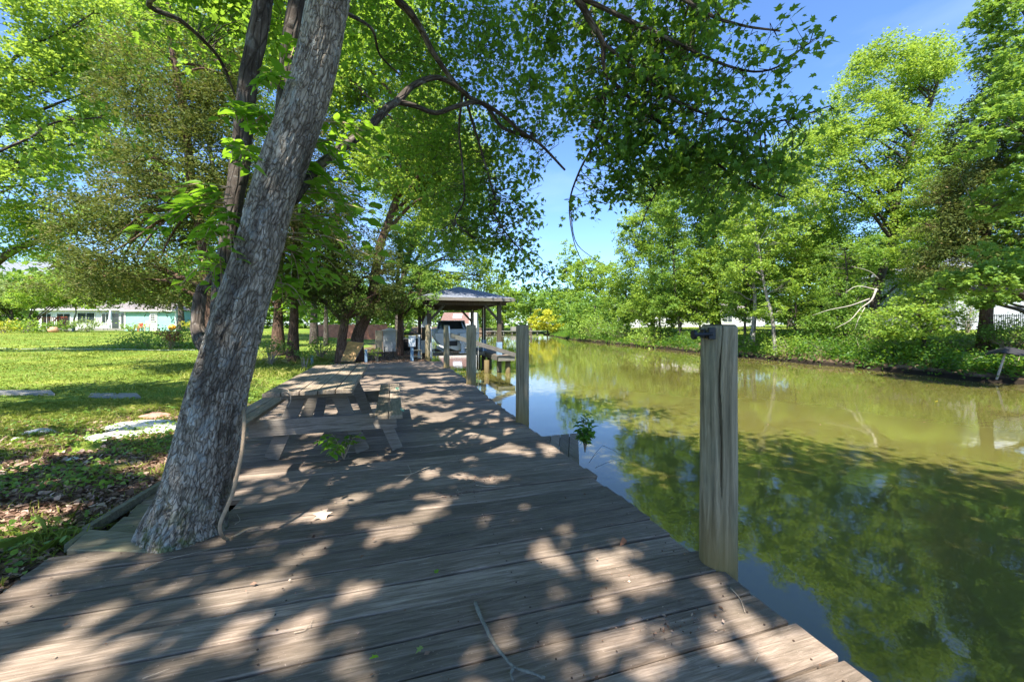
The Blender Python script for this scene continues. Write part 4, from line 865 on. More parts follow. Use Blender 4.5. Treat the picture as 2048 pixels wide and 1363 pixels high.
shrub('shrub', 'brush pile shrub with green stems sprawling on the lawn left of the leaning trunk', 310, 684, 20, 60, 20, M_MID, .11, group=None, extra=[(370, 676, 40, 28), (265, 692, 34, 12)])
o = shrub('dry_bush', 'tuft of dead reddish-brown leaves sticking out of the sprawling green shrub', 342, 668, 19.4, 20, 14, M_DRYRED, .11)
shrub('yellow_shrub', 'golden yellow shrub at the left edge of the lawn', 8, 652, 34, 26, 14, M_YELLOW, .2, group=GS)
shrub('shrub', 'tall weedy shrub right of the golden yellow one', 50, 652, 35, 30, 16, M_BRIGHT, .2, group=GS)
shrub('shrub', 'dark low shrub below the red wooden steps', 88, 655, 36, 22, 9, M_MID, .2, group=GS)
shrub('shrub', 'rounded dark shrub right of the red wooden steps', 132, 651, 37, 16, 11, M_MID, .18, group=GS)
shrub('shrub', 'pale flowering shrub in front of the patio wall', 175, 650, 38, 24, 13, M_PALE, .2, group=GS)
shrub('shrub', 'bright shrub at the left corner of the teal shed', 262, 652, 40, 16, 9, M_BRIGHT, .2, group=GS)
shrub('shrub', 'bright shrub right of the orange kayak', 378, 648, 44, 14, 9, M_YELLOW, .2, group=GS)
for a_ in WEEDS: shrub('weed_clump', *a_[:6], a_[6], .09, 'weeds', 'weeds around the cedars', cover=2.2)
for i_, (lab, px, py, Z, rx, ry, m_) in enumerate([
    ('bright clump hugging the far bank at the left end of the lawn', 1190, 655, 49, 40, 16, M_BRIGHT), ('low green clump on the far bank under the first lawn tree', 1240, 665, 43, 40, 12, M_MID),
    ('tufted clump on the bank left of the bent dark trunk', 1300, 680, 36, 44, 12, M_BRIGHT), ('grassy clump on the bank between the bent trunk and the near piling', 1385, 684, 32, 30, 12, M_MID),
    ('leafy clump on the bank right of the near piling', 1500, 690, 26, 36, 16, M_MAPLE), ('pale weedy clump below the leaning pale tree', 1580, 700, 22.5, 40, 14, M_BRIGHT),
    ('broad dark clump on the bank right of the leaning pale tree', 1650, 700, 21, 50, 18, M_MAPLE), ('trailing clump on the bank below the bleached branch', 1720, 705, 20, 50, 20, M_MAPLE),
    ('clump hanging over the water under the layered tree', 1790, 712, 18, 46, 20, M_MAPLE), ('green clump crowding in beside the layered tree', 1720, 660, 21, 46, 22, M_MID),
    ('dark clump at the foot of the tall brown-green cedar', 1920, 728, 15.5, 60, 18, M_MAPLE), ('dark leafy clump at the right edge below the leaning pole', 2035, 735, 14.2, 50, 20, M_MAPLE),
    ('bright spray right of the cedar trunk on the far bank', 2010, 672, 16, 44, 14, M_MID), ('green clump in front of the iron fence', 2060, 668, 15.5, 50, 22, M_MID),
    ('olive shrub in the shade left of the layered tree', 1620, 655, 26, 44, 24, M_MAPLE), ('feathery shrub in front of the pale siding house', 1935, 610, 22, 26, 22, M_BRIGHT)]):
    shrub('bank_shrub', lab, px, py - 6, Z, rx * 1.15, ry * 1.5, m_, max(.10, Z * .0055), group='shrubs along the far bank', cover=2.6)  # darker leaf materials on nearer clumps carry understory shade as colour
# sapling growing through the deck and plant on the landing
def sapling(name, label, c, n, h, rad, leaf, mat, seed, per=9, up=.5):
    rg_ = np.random.default_rng(seed); root = empty(name, c, label, 'plant'); a, b = MB(), MB()
    for i in range(n):
        th = rg_.uniform(0, 6.28); r_ = rad * rg_.uniform(.5, 1); tip = c + np.array([math.cos(th) * r_, math.sin(th) * r_, h * rg_.uniform(.35, 1)])
        Q, _ = smooth_path(np.array([c, c * .5 + tip * .5 + [0, 0, h * up], tip]), np.ones(3), 6); b.tube(Q, np.linspace(.004, .0012, len(Q)), 5, False)
        t_ = np.linspace(.3, 1, per) * (len(Q) - 1); ix = t_.astype(int).clip(0, len(Q) - 2); q = Q[ix] + (Q[ix + 1] - Q[ix]) * (t_ - ix)[:, None]
        d = norm(Q[ix + 1] - Q[ix]); sd_ = np.cross(d, [0, 0, 1.]) * np.where(np.arange(per) % 2, 1, -1)[:, None]
        add_leaves(a, rg_, q, leaf * rg_.uniform(.7, 1.15, per), T_OVATE, rg_.uniform(.2, 1, per), .3, .2, D=norm(d * .6 + sd_))
    a.build('leaves', mat, root); b.build('stems', M_VINE, root)
sapling('deck_sapling', 'small bright green sapling sprouting between dock boards by the picnic table', G(688, 918), 13, .20, .30, .075, M_SHOOT, 3)
sapling('vine_plant', 'leafy vine clinging to the corner of the low landing beside the dock', G(1170, 905, -.25), 22, .48, .13, .085, M_MAPLE, 5, 8, .2)
mb = MB()
for (a_, b_) in [((1178, 925), (1205, 890)), ((1205, 890), (1250, 915)), ((1178, 925), (1196, 905)), ((1190, 935), (1240, 918))]:
    p_ = W(a_[0], a_[1], 4.4); q_ = W(b_[0], b_[1], 4.4); mb.tube([p_, (p_ + q_) / 2 + [0, 0, .015], q_], [.003, .002, .001], 4)
tag(mb.build('bare_twigs', M_STICK, origin=W(1178, 925, 4.4)), 'thin bare twigs trailing over the water beside the landing vine', 'twigs')

# ------------------------------------------------------------------ picnic table
pt_ = empty('picnic_table', (-.71, 5.07, 0), 'weathered grey wooden picnic table with attached benches standing on the dock', 'picnic table')
TX = -.71; Y0, Y1 = 3.86, 6.27; mb = MB()
for q in range(5):
    xx = TX - .29 + q * .145; y0 = Y0 + rg.uniform(-.02, .02); y1 = Y1 + rg.uniform(-.03, .03)
    mb.beam((xx, y0, .735 + (q % 2) * .002 - (.0 if q else .006)), (xx + rg.normal(0, .004), y1, .735), .138, .04, rg.uniform(.3, 1))
mb.build('tabletop', M_TABLE_Y, pt_, bevel=.005)
for sx_ in (-1, 1):
    for q in range(2):
        pass
    mb = MB()
    for q in range(2):
        xx = TX + sx_ * (.605 + q * .135)
        mb.beam((xx, Y0 + .2 + rg.uniform(-.02, .02), .42), (xx, Y1 - .05 + rg.uniform(-.02, .02), .42), .128, .04, rg.uniform(.3, 1))
    mb.build('bench', M_TABLE_Y, pt_, bevel=.005)
for yy, s2 in ((4.40, -1), (5.80, 1)):
    mb = MB(); mb.beam((TX - .60, yy + s2 * .05, .325), (TX + .75, yy + s2 * .05, .325), .038, .165, .9 if s2 < 0 else .3); mb.build('seat_beam', M_TABLE_X, pt_, bevel=.004)
    mb = MB(); mb.beam((TX - .33, yy + s2 * .05, .66), (TX + .33, yy + s2 * .05, .66), .038, .10, .4)
    mb.build('top_beam', M_TABLE_X, pt_, bevel=.004)
    for sx_ in (-1, 1):
        mb = MB(); mb.beam((TX + sx_ * .15, yy, .70), (TX + sx_ * .42, yy, -.0), .135, .04, .5, up=(0, 1, 0))
        # beam(): width along side; orient board flat in x-z plane
        mb.build('leg', M_TABLE_X, pt_, bevel=.004)
mb = MB(); mb.beam((TX + .60, 4.38, .40), (TX + .76, 4.38, 0), .11, .04, .7, up=(0, 1, 0)); mb.build('bench_leg', M_TABLE_X, pt_, bevel=.004)
mb = MB(); mb.beam((TX - .02, 4.46, .36), (TX - .02, 4.98, .69), .09, .038, .6); mb.beam((TX + .02, 5.74, .36), (TX + .02, 5.25, .69), .09, .038, .5); mb.build('brace', M_TABLE_X, pt_, bevel=.004)
mb = MB(); Q = [(-.95, 3.87, .765), (-.86, 3.835, .74), (-.84, 3.83, .66), (-.86, 3.82, .60)]; mb.tube(Q, [.004, .004, .003, .002], 5, True, .5, None, 5)
tag(mb.build('dry_vine', M_TWIG, origin=Q[0]), 'dry tan tendril hanging over the near edge of the picnic table top', 'vine')
for nm, (cx_, cy_, cz_), lb in (('knotted_twine', (.06, 5.55, .45), 'knotted bit of green twine on the far end of the right-hand bench'), ('knotted_twine', (.10, 4.3, .42), 'small knot of green twine at the near end of the right-hand bench')):
    mb = MB(); th = np.linspace(0, 12, 26); mb.tube(np.stack([cx_ + .022 * np.cos(th) * np.linspace(1, .4, 26), cy_ + .02 * np.sin(th * 1.3), cz_ + .012 * np.sin(th * .7)], 1), .004, 5)
    tag(mb.build(nm, M_GREENROPE, origin=(cx_, cy_, cz_)), lb, 'twine')
pt_.scale = (1, 1, .955)
# rusty sheet leaning on the tree
sh_ = empty('rusty_sheet', WG(705, 14.2), 'rust-yellow sheet panel leaning against the dark forked tree behind the picnic table', 'panel')
a, b, c_, d_ = [W(x_, y_, z_) for x_, y_, z_ in ((682, 722, 14.0), (708, 723, 14.0), (728, 686, 14.4), (696, 682, 14.4))]
nn = norm(np.cross(b - a, d_ - a)) * .02; mb = MB(); mb.add([a, b, c_, d_, a + nn, b + nn, c_ + nn, d_ + nn], np.array([[3, 2, 1, 0], [4, 5, 6, 7], [0, 1, 5, 4], [1, 2, 6, 5], [2, 3, 7, 6], [3, 0, 4, 7]])); mb.build('sheet', M_RUST, sh_)
mb = MB()
for p_, q_ in ((a, b), (b, c_), (c_, d_), (d_, a)): mb.beam(p_ - nn * .3, q_ - nn * .3, .03, .03, .8, up=nn / .02)
mb.build('rim', M_TABLE_X, sh_)

# ------------------------------------------------------------------ post stubs, meter pedestal, cabinets on the bank
mb = MB(); p_ = WG(732, 14.4); mb.box(p_ + [0, 0, .2], (.09, .09, .5)); tag(mb.build('post_stub', M_BLUEGREY, origin=p_, bevel=.006), 'short blue-grey post stub beside the forked tree at the dock end', 'post')
mb = MB(); p_ = WG(624, 13.6); mb.box(p_ + [0, 0, .14], (.07, .07, .36)); tag(mb.build('post_stub', M_BLUEGREY, origin=p_, bevel=.006), 'tiny blue-grey post stub behind the far end of the picnic table', 'post')
p_ = WG(824, 14.9); ped = empty('meter_pedestal', p_, 'grey electrical meter box on a blue-grey post at the end of the dock', 'meter box')
mb = MB(); mb.box(p_ + [0, 0, .28], (.11, .11, .64)); mb.build('post', M_BLUEGREY, ped, bevel=.006)
mb = MB(); mb.box(p_ + [0, -.02, .72], (.25, .16, .38)); mb.build('meter_box', M_LIGHTGREY, ped, bevel=.012)
mb = MB(); mb.box(p_ + [0, -.02, .925], (.28, .19, .03)); mb.build('lid', M_WHITE_D, ped, bevel=.006)
p_ = WG(779, 20); cab = empty('utility_shed', p_, 'small white utility shed with two tan doors standing open beside the path', 'shed')
mb = MB(); mb.box(p_ + [0, .3, .50], (.62, .55, 1.12)); mb.build('body', M_WHITE_D, cab, bevel=.02)
mb = MB(); mb.box(p_ + [-.50, -.05, .52], (.34, .04, 1.1), rz=.35); mb.build('door', M_TANP, cab, bevel=.006)
mb = MB(); mb.box(p_ + [.50, -.02, .50], (.36, .04, 1.1), rz=-.3); mb.build('door', M_TANP, cab, bevel=.006)
mb = MB(); mb.add([p_ + v for v in ([-.42, -.1, 1.06], [.42, -.1, 1.06], [.42, .65, 1.06], [-.42, .65, 1.06], [0, -.1, 1.22], [0, .65, 1.22])], [np.array([[0, 3, 2, 1]]), np.array([[0, 4, 5, 3], [1, 2, 5, 4]]), np.array([[0, 1, 4], [2, 3, 5]])]); mb.build('roof', M_WHITE_D, cab)
for i_, px_ in enumerate((769, 786)):
    p_ = WG(px_, 16.8); mb = MB(); mb.tube([p_ - [0, 0, .05], p_ + [0, 0, .42 - .06 * i_]], .018, 6)
    tag(mb.build('ground_stake', M_IRON, origin=p_), ('taller', 'shorter')[i_] + ' thin black stake in the path in front of the white utility shed', 'stake', 'stakes by the path')
p_ = WG(815, 21); mb = MB(); mb.box(p_ + [.3, 0, .28], (1.3, .5, .5)); mb.box(p_ + [.3, 0, .58], (1.1, .42, .12)); tag(mb.build('storage_bin', M_BLACK, origin=p_, bevel=.05), 'low black storage bin behind the meter box', 'bin')

# ------------------------------------------------------------------ boathouse
bh = empty('boathouse', (3.0, 18.5, 0), 'open boathouse on dark posts with a hipped grey shingle roof over the canal edge', 'boathouse')
BX0, BX1, BY0, BY1, EZ = 1.42, 4.35, 16.4, 22.4, 2.42
def bpost(x, y, white=True, r=.085):
    mb = MB(); mb.box((x, y, (EZ - .05 - 1.3) / 2), (r * 2, r * 2, EZ - .05 + 1.3)); p = mb.build('post', M_POST_DARK, bh, bevel=.008)
    if white:
        mb = MB(); mb.box((x, y, .28), (r * 2 + .05, r * 2 + .05, .6)); mb.build('post_sleeve', M_BLUEGREY if x > 2 else M_LIGHTGREY, p, bevel=.01)
for x in (BX0, BX1 - .0):
    for y in (BY0, (BY0 + BY1) / 2, BY1): bpost(x, y)
for (p, q) in (((BX0 - .3, BY0, EZ - .16), (BX1 + .3, BY0, EZ - .16)), ((BX0 - .3, BY1, EZ - .16), (BX1 + .3, BY1, EZ - .16)), ((BX0, BY0 - .3, EZ - .14), (BX0, BY1 + .3, EZ - .14)), ((BX1, BY0 - .3, EZ - .14), (BX1, BY1 + .3, EZ - .14)), ((BX0 - .2, (BY0 + BY1) / 2, EZ - .18), (BX1 + .2, (BY0 + BY1) / 2, EZ - .18))):
    mb = MB(); mb.beam(p, q, .08, .26, .5); mb.build('beam', M_POST_DARK, bh)
for x, s_ in ((BX0, 1), (BX1, -1)):
    for y in (BY0, BY1):
        mb = MB(); mb.beam((x, y, EZ - .95), (x + s_ * .62, y, EZ - .28), .10, .07, .5, up=(0, 1, 0)); mb.build('knee_brace', M_POST_DARK, bh)
ov = .52; e = EZ; rx0, rx1, ry0, ry1 = BX0 - ov, BX1 + ov, BY0 - ov, BY1 + ov; mx_ = (rx0 + rx1) / 2
mb = MB(); rv = [(rx0, ry0, e), (rx1, ry0, e), (rx1, ry1, e), (rx0, ry1, e), (mx_, ry0 + 2.0, e + .62), (mx_, ry1 - 2.0, e + .62)]
rv = rv + [(v[0], v[1], v[2] - .05) for v in rv]
mb.add(rv, [np.array([[1, 2, 5, 4], [3, 0, 4, 5], [7, 10, 11, 8], [9, 11, 10, 6]]), np.array([[0, 1, 4], [2, 3, 5], [6, 10, 7], [8, 11, 9]]), np.array([[0, 6, 7, 1], [1, 7, 8, 2], [2, 8, 9, 3], [3, 9, 6, 0]])])
mb.build('roof', M_SHINGLE, bh)
mb = MB()
for p, q in (((rx0, ry0 - .02, e - .07), (rx1, ry0 - .02, e - .07)), ((rx1 + .02, ry0, e - .07), (rx1 + .02, ry1, e - .07)), ((rx0 - .02, ry0, e - .07), (rx0 - .02, ry1, e - .07)), ((rx0, ry1 + .02, e - .07), (rx1, ry1 + .02, e - .07))): mb.beam(p, q, .03, .13, .6)
mb.build('fascia', M_BOARD_GREY, bh)
mb = MB()
for q in range(12): mb.beam((rx0 + .06, ry0 + .1 + q * .62, e - .08), (rx1 - .06, ry0 + .1 + q * .62, e - .08), .04, .05, .4)
mb.build('rafters', M_POST_DARK, bh)
# finger pier beyond and in front
pier = empty('finger_pier', (3.5, 16, -.1), 'narrow grey pier with a plank deck running out beside the boathouse', 'pier')
mb = MB()
for q in range(34): mb.box((BX1 + .18, BY0 - .4 + q * .19, .02), (.62, .175, .04), rg.uniform())
mb.build('decking', M_DECK, pier)
mb = MB(); mb.beam((BX1 - .16, BY0 - .5, -.08), (BX1 - .16, BY1, -.08), .05, .2, .5); mb.beam((BX1 + .52, BY0 - .5, -.08), (BX1 + .52, BY1, -.08), .05, .2, .5); mb.beam((BX1 - .18, BY0 - .52, -.08), (BX1 + .54, BY0 - .52, -.08), .05, .2, .8)
mb.build('rim_joists', M_BOARD_GREY, pier)
for (x, y) in ((BX1 + .3, BY0 - .3), (BX1 + .3, BY0 + 3), (BX1 + .3, BY1 - .3), (BX1 - .5, BY0 + .2)):
    mb = MB(); mb.tube([(x, y, -1.4), (x, y, -.19)], .11, 14); mb.build('pile', M_PILING, pier, smooth=True)
mb = MB(); mb.beam((2.0, BY0 - .9, .95), (BX1 + .55, BY0 - .55, .06), .06, .17, .5); tag(mb.build('ramp_board', M_BOARD_GREY, origin=(BX1, BY0 - .6, .1)), 'dark heavy board slanting down to the end of the pier in front of the boat', 'board')
# boat on lift
bt = empty('motor_boat', (2.75, 19.0, .3), 'white motor boat with a dark windshield hanging in the boathouse lift, stern towards the dock', 'boat')
def hull():
    st = []; ys_ = np.linspace(17.6, 21.8, 14)
    for y in ys_:
        t = (y - 17.6) / 4.2; w_ = .95 * (1 - max(0, (t - .45) / .55) ** 2.2); zt = .95 + .25 * t; kz = .18 + .35 * max(0, t - .5) ** 1.5
        st.append([(2.75 + s_ * w_ * f, y + 0 * s_, z) for s_, f, z in ((-1, .05, kz), (-1, .72, kz + .22), (-1, 1.0, zt - .25), (-1, 1.03, zt), (1, 1.03, zt), (1, 1.0, zt - .25), (1, .72, kz + .22), (1, .05, kz))])
    V = np.array(st).reshape(-1, 3); F = [(i * 8 + j, i * 8 + (j + 1) % 8, (i + 1) * 8 + (j + 1) % 8, (i + 1) * 8 + j) for i in range(13) for j in range(8)]
    m = MB(); m.add(V, [np.array(F), np.array([[7, 6, 5, 4, 3, 2, 1, 0]]), np.array([[104 + j for j in range(8)]])]); return m
hull().build('hull', M_WHITE_D, bt, bevel=.02)
mb = MB(); mb.box((2.75, 18.05, 1.02), (1.7, .5, .22)); mb.build('stern_seat', M_LIGHTGREY, bt, bevel=.05)
mb = MB()
th = np.linspace(0, math.pi, 11); fr = [(2.75 + .72 * math.cos(t), 19.3 + .35 * math.sin(t)) for t in th]
V = [(x, y, 1.12) for x, y in fr] + [(2.75 + (x - 2.75) * .86, y + .12, 1.52) for x, y in fr]; mb.add(V, np.array([[i, i + 1, i + 12, i + 11] for i in range(10)])); mb.build('windshield', M_GLASS, bt)
mb = MB(); mb.tube([v for v in V[11:]], .018, 6); mb.tube([V[0], V[11]], .02, 6); mb.tube([V[10], V[21]], .02, 6); mb.build('windshield_frame', M_WHITE, bt, smooth=True)
mb = MB(); mb.box((2.95, 17.45, .72), (.3, .28, .45)); mb.box((2.95, 17.42, .35), (.16, .2, .5)); mb.box((2.95, 17.35, .10), (.34, .26, .05)); mb.build('outboard_drive', M_LIGHTGREY, bt, bevel=.04)
mb = MB()
LW = [[(-.30, .0), (-.22, .07), (-.14, .0), (-.20, -.03)], [(-.12, -.03), (-.08, .05), (-.02, .03), (-.06, -.03)], [(0, -.03), (.03, .04), (.10, .03), (.06, -.03)], [(.12, -.03), (.14, .03), (.22, .0)], [(-.34, .06), (-.1, .085)]]
for seg_ in LW: mb.tube([(2.62 + x, 17.57, .83 + z) for x, z in seg_], .013, 5, True, .5, None, 4)
mb.build('hull_lettering', M_BLACK, bt)
mb = MB(); mb.box((2.5, 17.585, .50), (.5, .03, .22)); mb.build('swim_platform_bracket', M_BLACK, bt)
lf = empty('boat_lift', (2.75, 19, -.1), 'boat lift cradle of timbers and cables holding the white boat', 'boat lift')
for y in (17.9, 20.6):
    mb = MB(); mb.beam((1.7, y, .02), (4.05, y, .02), .12, .16, .4); mb.build('cradle_beam', M_BOARD_GREY, lf)
for x in (2.25, 3.2):
    mb = MB(); mb.beam((x, 17.6, .14), (x, 21.2, .16), .14, .10, .8); mb.build('bunk', M_WHITE_D, lf)
for x in (1.75, 4.0):
    for y in (17.9, 20.6):
        mb = MB(); mb.tube([(x, y, .1), (x, y, EZ - .3)], .012, 6); mb.build('cable', M_WHITE, lf)
mb = MB(); mb.tube([(1.42, 15.72, 1.24), (1.30, 15.62, .95), (1.22, 15.55, .72)], .022, 7); mb.tube([(1.44, 15.70, 1.3), (1.45, 15.66, -.02)], .016, 7)
tag(mb.build('pvc_pipes', M_WHITE, origin=(1.4, 15.7, 0), smooth=True), 'thin white pipes strapped to the greenish piling by the boathouse', 'pipes')
mb = MB(); mb.tube([(1.64, 12.14, 1.27), (1.66, 12.12, .9)], .022, 7); tag(mb.build('pvc_pipe', M_WHITE, origin=(1.64, 12.14, 1.2), smooth=True), 'short pale pipe fixed to the slim sunlit piling', 'pipe')
mb = MB(); mb.tube([(3.55, 16.9, -.6), (3.55, 16.9, 1.5)], .014, 6); tag(mb.build('white_pole', M_WHITE, origin=(3.55, 16.9, 0), smooth=True), 'thin white upright pole in front of the inner boathouse post', 'pole')
# cloth hanging left of boathouse
p_ = W(852, 650, 16.6); mb = MB(); mb.add([p_ + v for v in ([.0, 0, .42], [.16, 0, .34], [.22, .02, -.05], [-.22, .02, -.10], [0, .05, .42], [.16, .05, .34], [.2, .08, -.05], [-.2, .08, -.10])], BOXF[[0, 1]] * 0 + np.array([[0, 1, 2, 3], [7, 6, 5, 4]]))
mb.add([p_ + v for v in ([.0, 0, .42], [.0, .05, .42], [.16, .05, .34], [.16, 0, .34], [-.22, .02, -.10], [-.2, .08, -.1])], np.array([[0, 1, 2, 3], [0, 4, 5, 1]]))
tag(mb.build('tarp', M_LIGHTGREY, origin=p_), 'pale grey tarp hung up at the left side of the boathouse', 'tarp')
mb = MB()
for dx, hh in ((0, .95), (.22, 1.05), (.34, .9)):
    p_ = WG(838 + dx * 60, 16.0 + dx); mb.box(p_ + [0, 0, hh / 2], (.09, .12, hh), rg.uniform())
tag(mb.build('pale_boards', M_LIGHTGREY, origin=WG(838, 16)), 'pale boards standing on end between meter box and boathouse post', 'boards')
mb = MB(); p_ = WG(834, 15.8)
for dx in (-.16, .16):
    for dy in (-.12, .12): mb.box(p_ + [dx, dy, .16], (.035, .035, .34))
mb.box(p_ + [0, 0, .34], (.4, .32, .03)); mb.box(p_ + [0, -.12, .1], (.34, .02, .04)); tag(mb.build('small_crate_stand', M_TANP, origin=p_), 'small pale open wooden stand beside the meter box', 'stand')

# ------------------------------------------------------------------ houses
def wallbox(root, name, x0, x1, y0, y1, z0, z1, mat, rot=None):
    mb = MB(); mb.box(((x0 + x1) / 2, (y0 + y1) / 2, (z0 + z1) / 2), (x1 - x0, y1 - y0, z1 - z0)); return mb.build(name, mat, root)
class Local:
    """axes of a building whose front faces the camera side"""
    def __init__(s, px, Z, ang=0.0, zb=None):
        s.o = WG(px, Z); s.a = -YAW + ang
        if zb is not None: s.o[2] = zb
        s.u = np.array([math.cos(s.a), math.sin(s.a), 0]); s.v = np.array([-math.sin(s.a), math.cos(s.a), 0])
    def p(s, x, y, z): return s.o + s.u * x + s.v * y + np.array([0, 0, z])
    def box(s, mb, x0, x1, y0, y1, z0, z1, rnd=.5): mb.box(s.p((x0 + x1) / 2, (y0 + y1) / 2, (z0 + z1) / 2), (x1 - x0, y1 - y0, z1 - z0), rnd, s.a); return mb
    def win(s, root, x0, x1, z0, z1, y=-.02, cols=2, rows=2, fm=None, name='window'):
        fm = fm or M_WHITE; m = MB(); t = .07
        for a_ in (x0, x1): s.box(m, a_ - t / 2, a_ + t / 2, y - .05, y + .03, z0, z1)
        for a_ in (z0, z1): s.box(m, x0 + t / 2, x1 - t / 2, y - .045, y + .03, a_ - t / 2, a_ + t / 2)
        for i in range(1, cols): xx = x0 + (x1 - x0) * i / cols; s.box(m, xx - .02, xx + .02, y - .035, y + .02, z0, z1)
        for i in range(1, rows): zz_ = z0 + (z1 - z0) * i / rows; s.box(m, x0, x1, y - .03, y + .02, zz_ - .02, zz_ + .02)
        f = m.build(name, fm, root); m = MB(); s.box(m, x0, x1, y - .01, y + .015, z0, z1); m.build('pane', M_GLASS, f); return f
    def hip(s, root, x0, x1, y0, y1, z, h, mat, ov=.4, ridge=True):
        x0 -= ov; x1 += ov; y0 -= ov; y1 += ov; d = min(x1 - x0, y1 - y0) / 2; xm = (x0 + x1) / 2; ym = (y0 + y1) / 2
        if x1 - x0 >= y1 - y0: r = [(x0 + d, ym), (x1 - d, ym)]
        else: r = [(xm, y0 + d), (xm, y1 - d)]
        V = [s.p(x0, y0, z), s.p(x1, y0, z), s.p(x1, y1, z), s.p(x0, y1, z), s.p(*r[0], z + h), s.p(*r[1], z + h)]; m = MB()
        if x1 - x0 >= y1 - y0: m.add(V, [np.array([[0, 1, 5, 4], [2, 3, 4, 5], [3, 2, 1, 0]]), np.array([[1, 2, 5], [3, 0, 4]])])
        else: m.add(V, [np.array([[1, 2, 5, 4], [3, 0, 4, 5], [3, 2, 1, 0]]), np.array([[0, 1, 4], [2, 3, 5]])])
        f = m.build('roof', mat, root)
        m = MB(); s.box(m, x0, x1, y0 - .03, y0, z - .16, z - .005); s.box(m, x0, x1, y1, y1 + .03, z - .16, z - .005); m.build('fascia', M_WHITE, root); return f
    def gable(s, root, x0, x1, y0, y1, z, h, mat, ov=.4, wall=None):
        V = [s.p(x0 - ov, y0 - ov, z), s.p(x1 + ov, y0 - ov, z), s.p(x1 + ov, y1 + ov, z), s.p(x0 - ov, y1 + ov, z), s.p(x0 - ov, (y0 + y1) / 2, z + h), s.p(x1 + ov, (y0 + y1) / 2, z + h)]
        m = MB(); m.add(V, [np.array([[0, 1, 5, 4], [2, 3, 4, 5], [3, 2, 1, 0]]), np.array([[0, 4, 3], [1, 2, 5]])]); return m.build('roof', mat, root)
# teal shed
L_ = Local(306, 47); hs = empty('teal_shed', L_.o, 'pale teal shed with a white door and low hipped roof across the lawn', 'shed')
m = MB(); L_.box(m, -3.3, 2.7, 0, 4, -.3, 2.45); m.build('wall', M_SIDE_TEAL, hs); L_.hip(hs, -3.3, 2.7, 0, 4, 2.45, .95, M_SHINGLE_TAN, .3)
m = MB(); L_.box(m, -.35, .55, -.06, -.01, .0, 2.15); dr = m.build('door', M_WHITE, hs); L_.win(dr, -.15, .35, 1.15, 1.95, -.08, 2, 3)
m = MB()
for xx in (-3.3, 2.7): L_.box(m, xx - .09, xx + .09, -.05, .05, -.2, 2.3)
m.build('corner_trim', M_WHITE, hs)
m = MB(); L_.box(m, -3.35, 2.75, -.045, -.01, 2.2, 2.40); m.build('frieze', M_WHITE, hs)
# white house with glass doors
L_ = Local(160, 52); hs = empty('white_house', L_.o, 'long white single-storey house with wide glass doors behind a patio', 'house')
m = MB(); L_.box(m, -5.4, 7.0, 0, 7, -.3, 2.75); m.build('wall', M_SIDE_WHITE, hs); L_.hip(hs, -5.4, 7.0, 0, 7, 2.75, 1.2, M_SHINGLE_TAN, .5)
for a_, b_, z0, z1, cc, rr_ in ((-4.9, -3.7, .2, 2.2, 2, 1), (-3.0, -1.2, .2, 2.2, 2, 1), (-.3, 2.0, .9, 2.3, 2, 1), (2.9, 3.9, .9, 2.2, 2, 1), (4.2, 5.2, .1, 2.3, 1, 1), (5.4, 6.9, .1, 2.3, 2, 1)): L_.win(hs, a_, b_, z0, z1, -.02, cc, rr_)
m = MB(); L_.box(m, 2.2, 10.3, -2.3, -2.1, -.6, .28); L_.box(m, -5, 2.2, -2.2, -2.1, -.6, .05); tag(m.build('patio_wall', M_CONC, origin=L_.o), 'low pale patio wall in front of the white house', 'wall')
# screened umbrella frame
m = MB(); c_ = L_.p(5.6, -1.6, 0); m.tube([c_ - [0, 0, .4], c_ + [0, 0, 2.7]], .03, 8); um = empty('patio_umbrella', c_, 'closed grey patio umbrella standing by the glass doors', 'umbrella'); m.build('pole', M_WHITE_D, um)
m = MB(); m.tube([c_ + [0, 0, 1.0], c_ + [0, 0, 1.3], c_ + [0, 0, 2.3], c_ + [0, 0, 2.7]], [.16, .2, .13, .02], 9, True, .5, lambda b: (vnoise(b * [20, 20, 1], 1, 2) - .5) * .08); m.build('canopy', M_LIGHTGREY, um, smooth=True)
def chair(px, Z, mat, label, name='garden_chair', zz_=0, sc=1.0, grp=None):
    L2 = Local(px, Z); L2.o[2] += zz_; r_ = empty(name, L2.o, label, 'chair', grp); s_ = sc
    m = MB(); L2.box(m, -.28 * s_, .28 * s_, -.25 * s_, .25 * s_, .38 * s_, .43 * s_); m.build('seat', mat, r_)
    m = MB(); m.add([L2.p(x * s_, y * s_, z * s_) for x, y, z in ((-.28, .25, .4), (.28, .25, .4), (.25, .42, 1.0), (-.25, .42, 1.0), (-.28, .29, .4), (.28, .29, .4), (.25, .46, 1.0), (-.25, .46, 1.0))], np.array([[0, 1, 2, 3], [7, 6, 5, 4], [0, 4, 5, 1], [2, 6, 7, 3], [1, 5, 6, 2], [0, 3, 7, 4]])); m.build('backrest', mat, r_)
    for x in (-.25, .25):
        for y in (-.22, .22): m = MB(); L2.box(m, (x - .03) * s_, (x + .03) * s_, (y - .03) * s_, (y + .03) * s_, 0, .6 * s_ if y < 0 else .4 * s_); m.build('leg', mat, r_)
        m = MB(); L2.box(m, (x - .05) * s_, (x + .05) * s_, -.28 * s_, .3 * s_, .6 * s_, .64 * s_); m.build('armrest', mat, r_)
chair(276, 45, M_REDP, 'red garden chair on the lawn beside the teal shed', sc=.9); chair(289, 45.5, M_TANP, 'pale tan garden chair right of the red one', sc=1.2)
chair(212, 49.8, M_WHITE, 'white chair on the patio by the glass doors', zz_=.3)
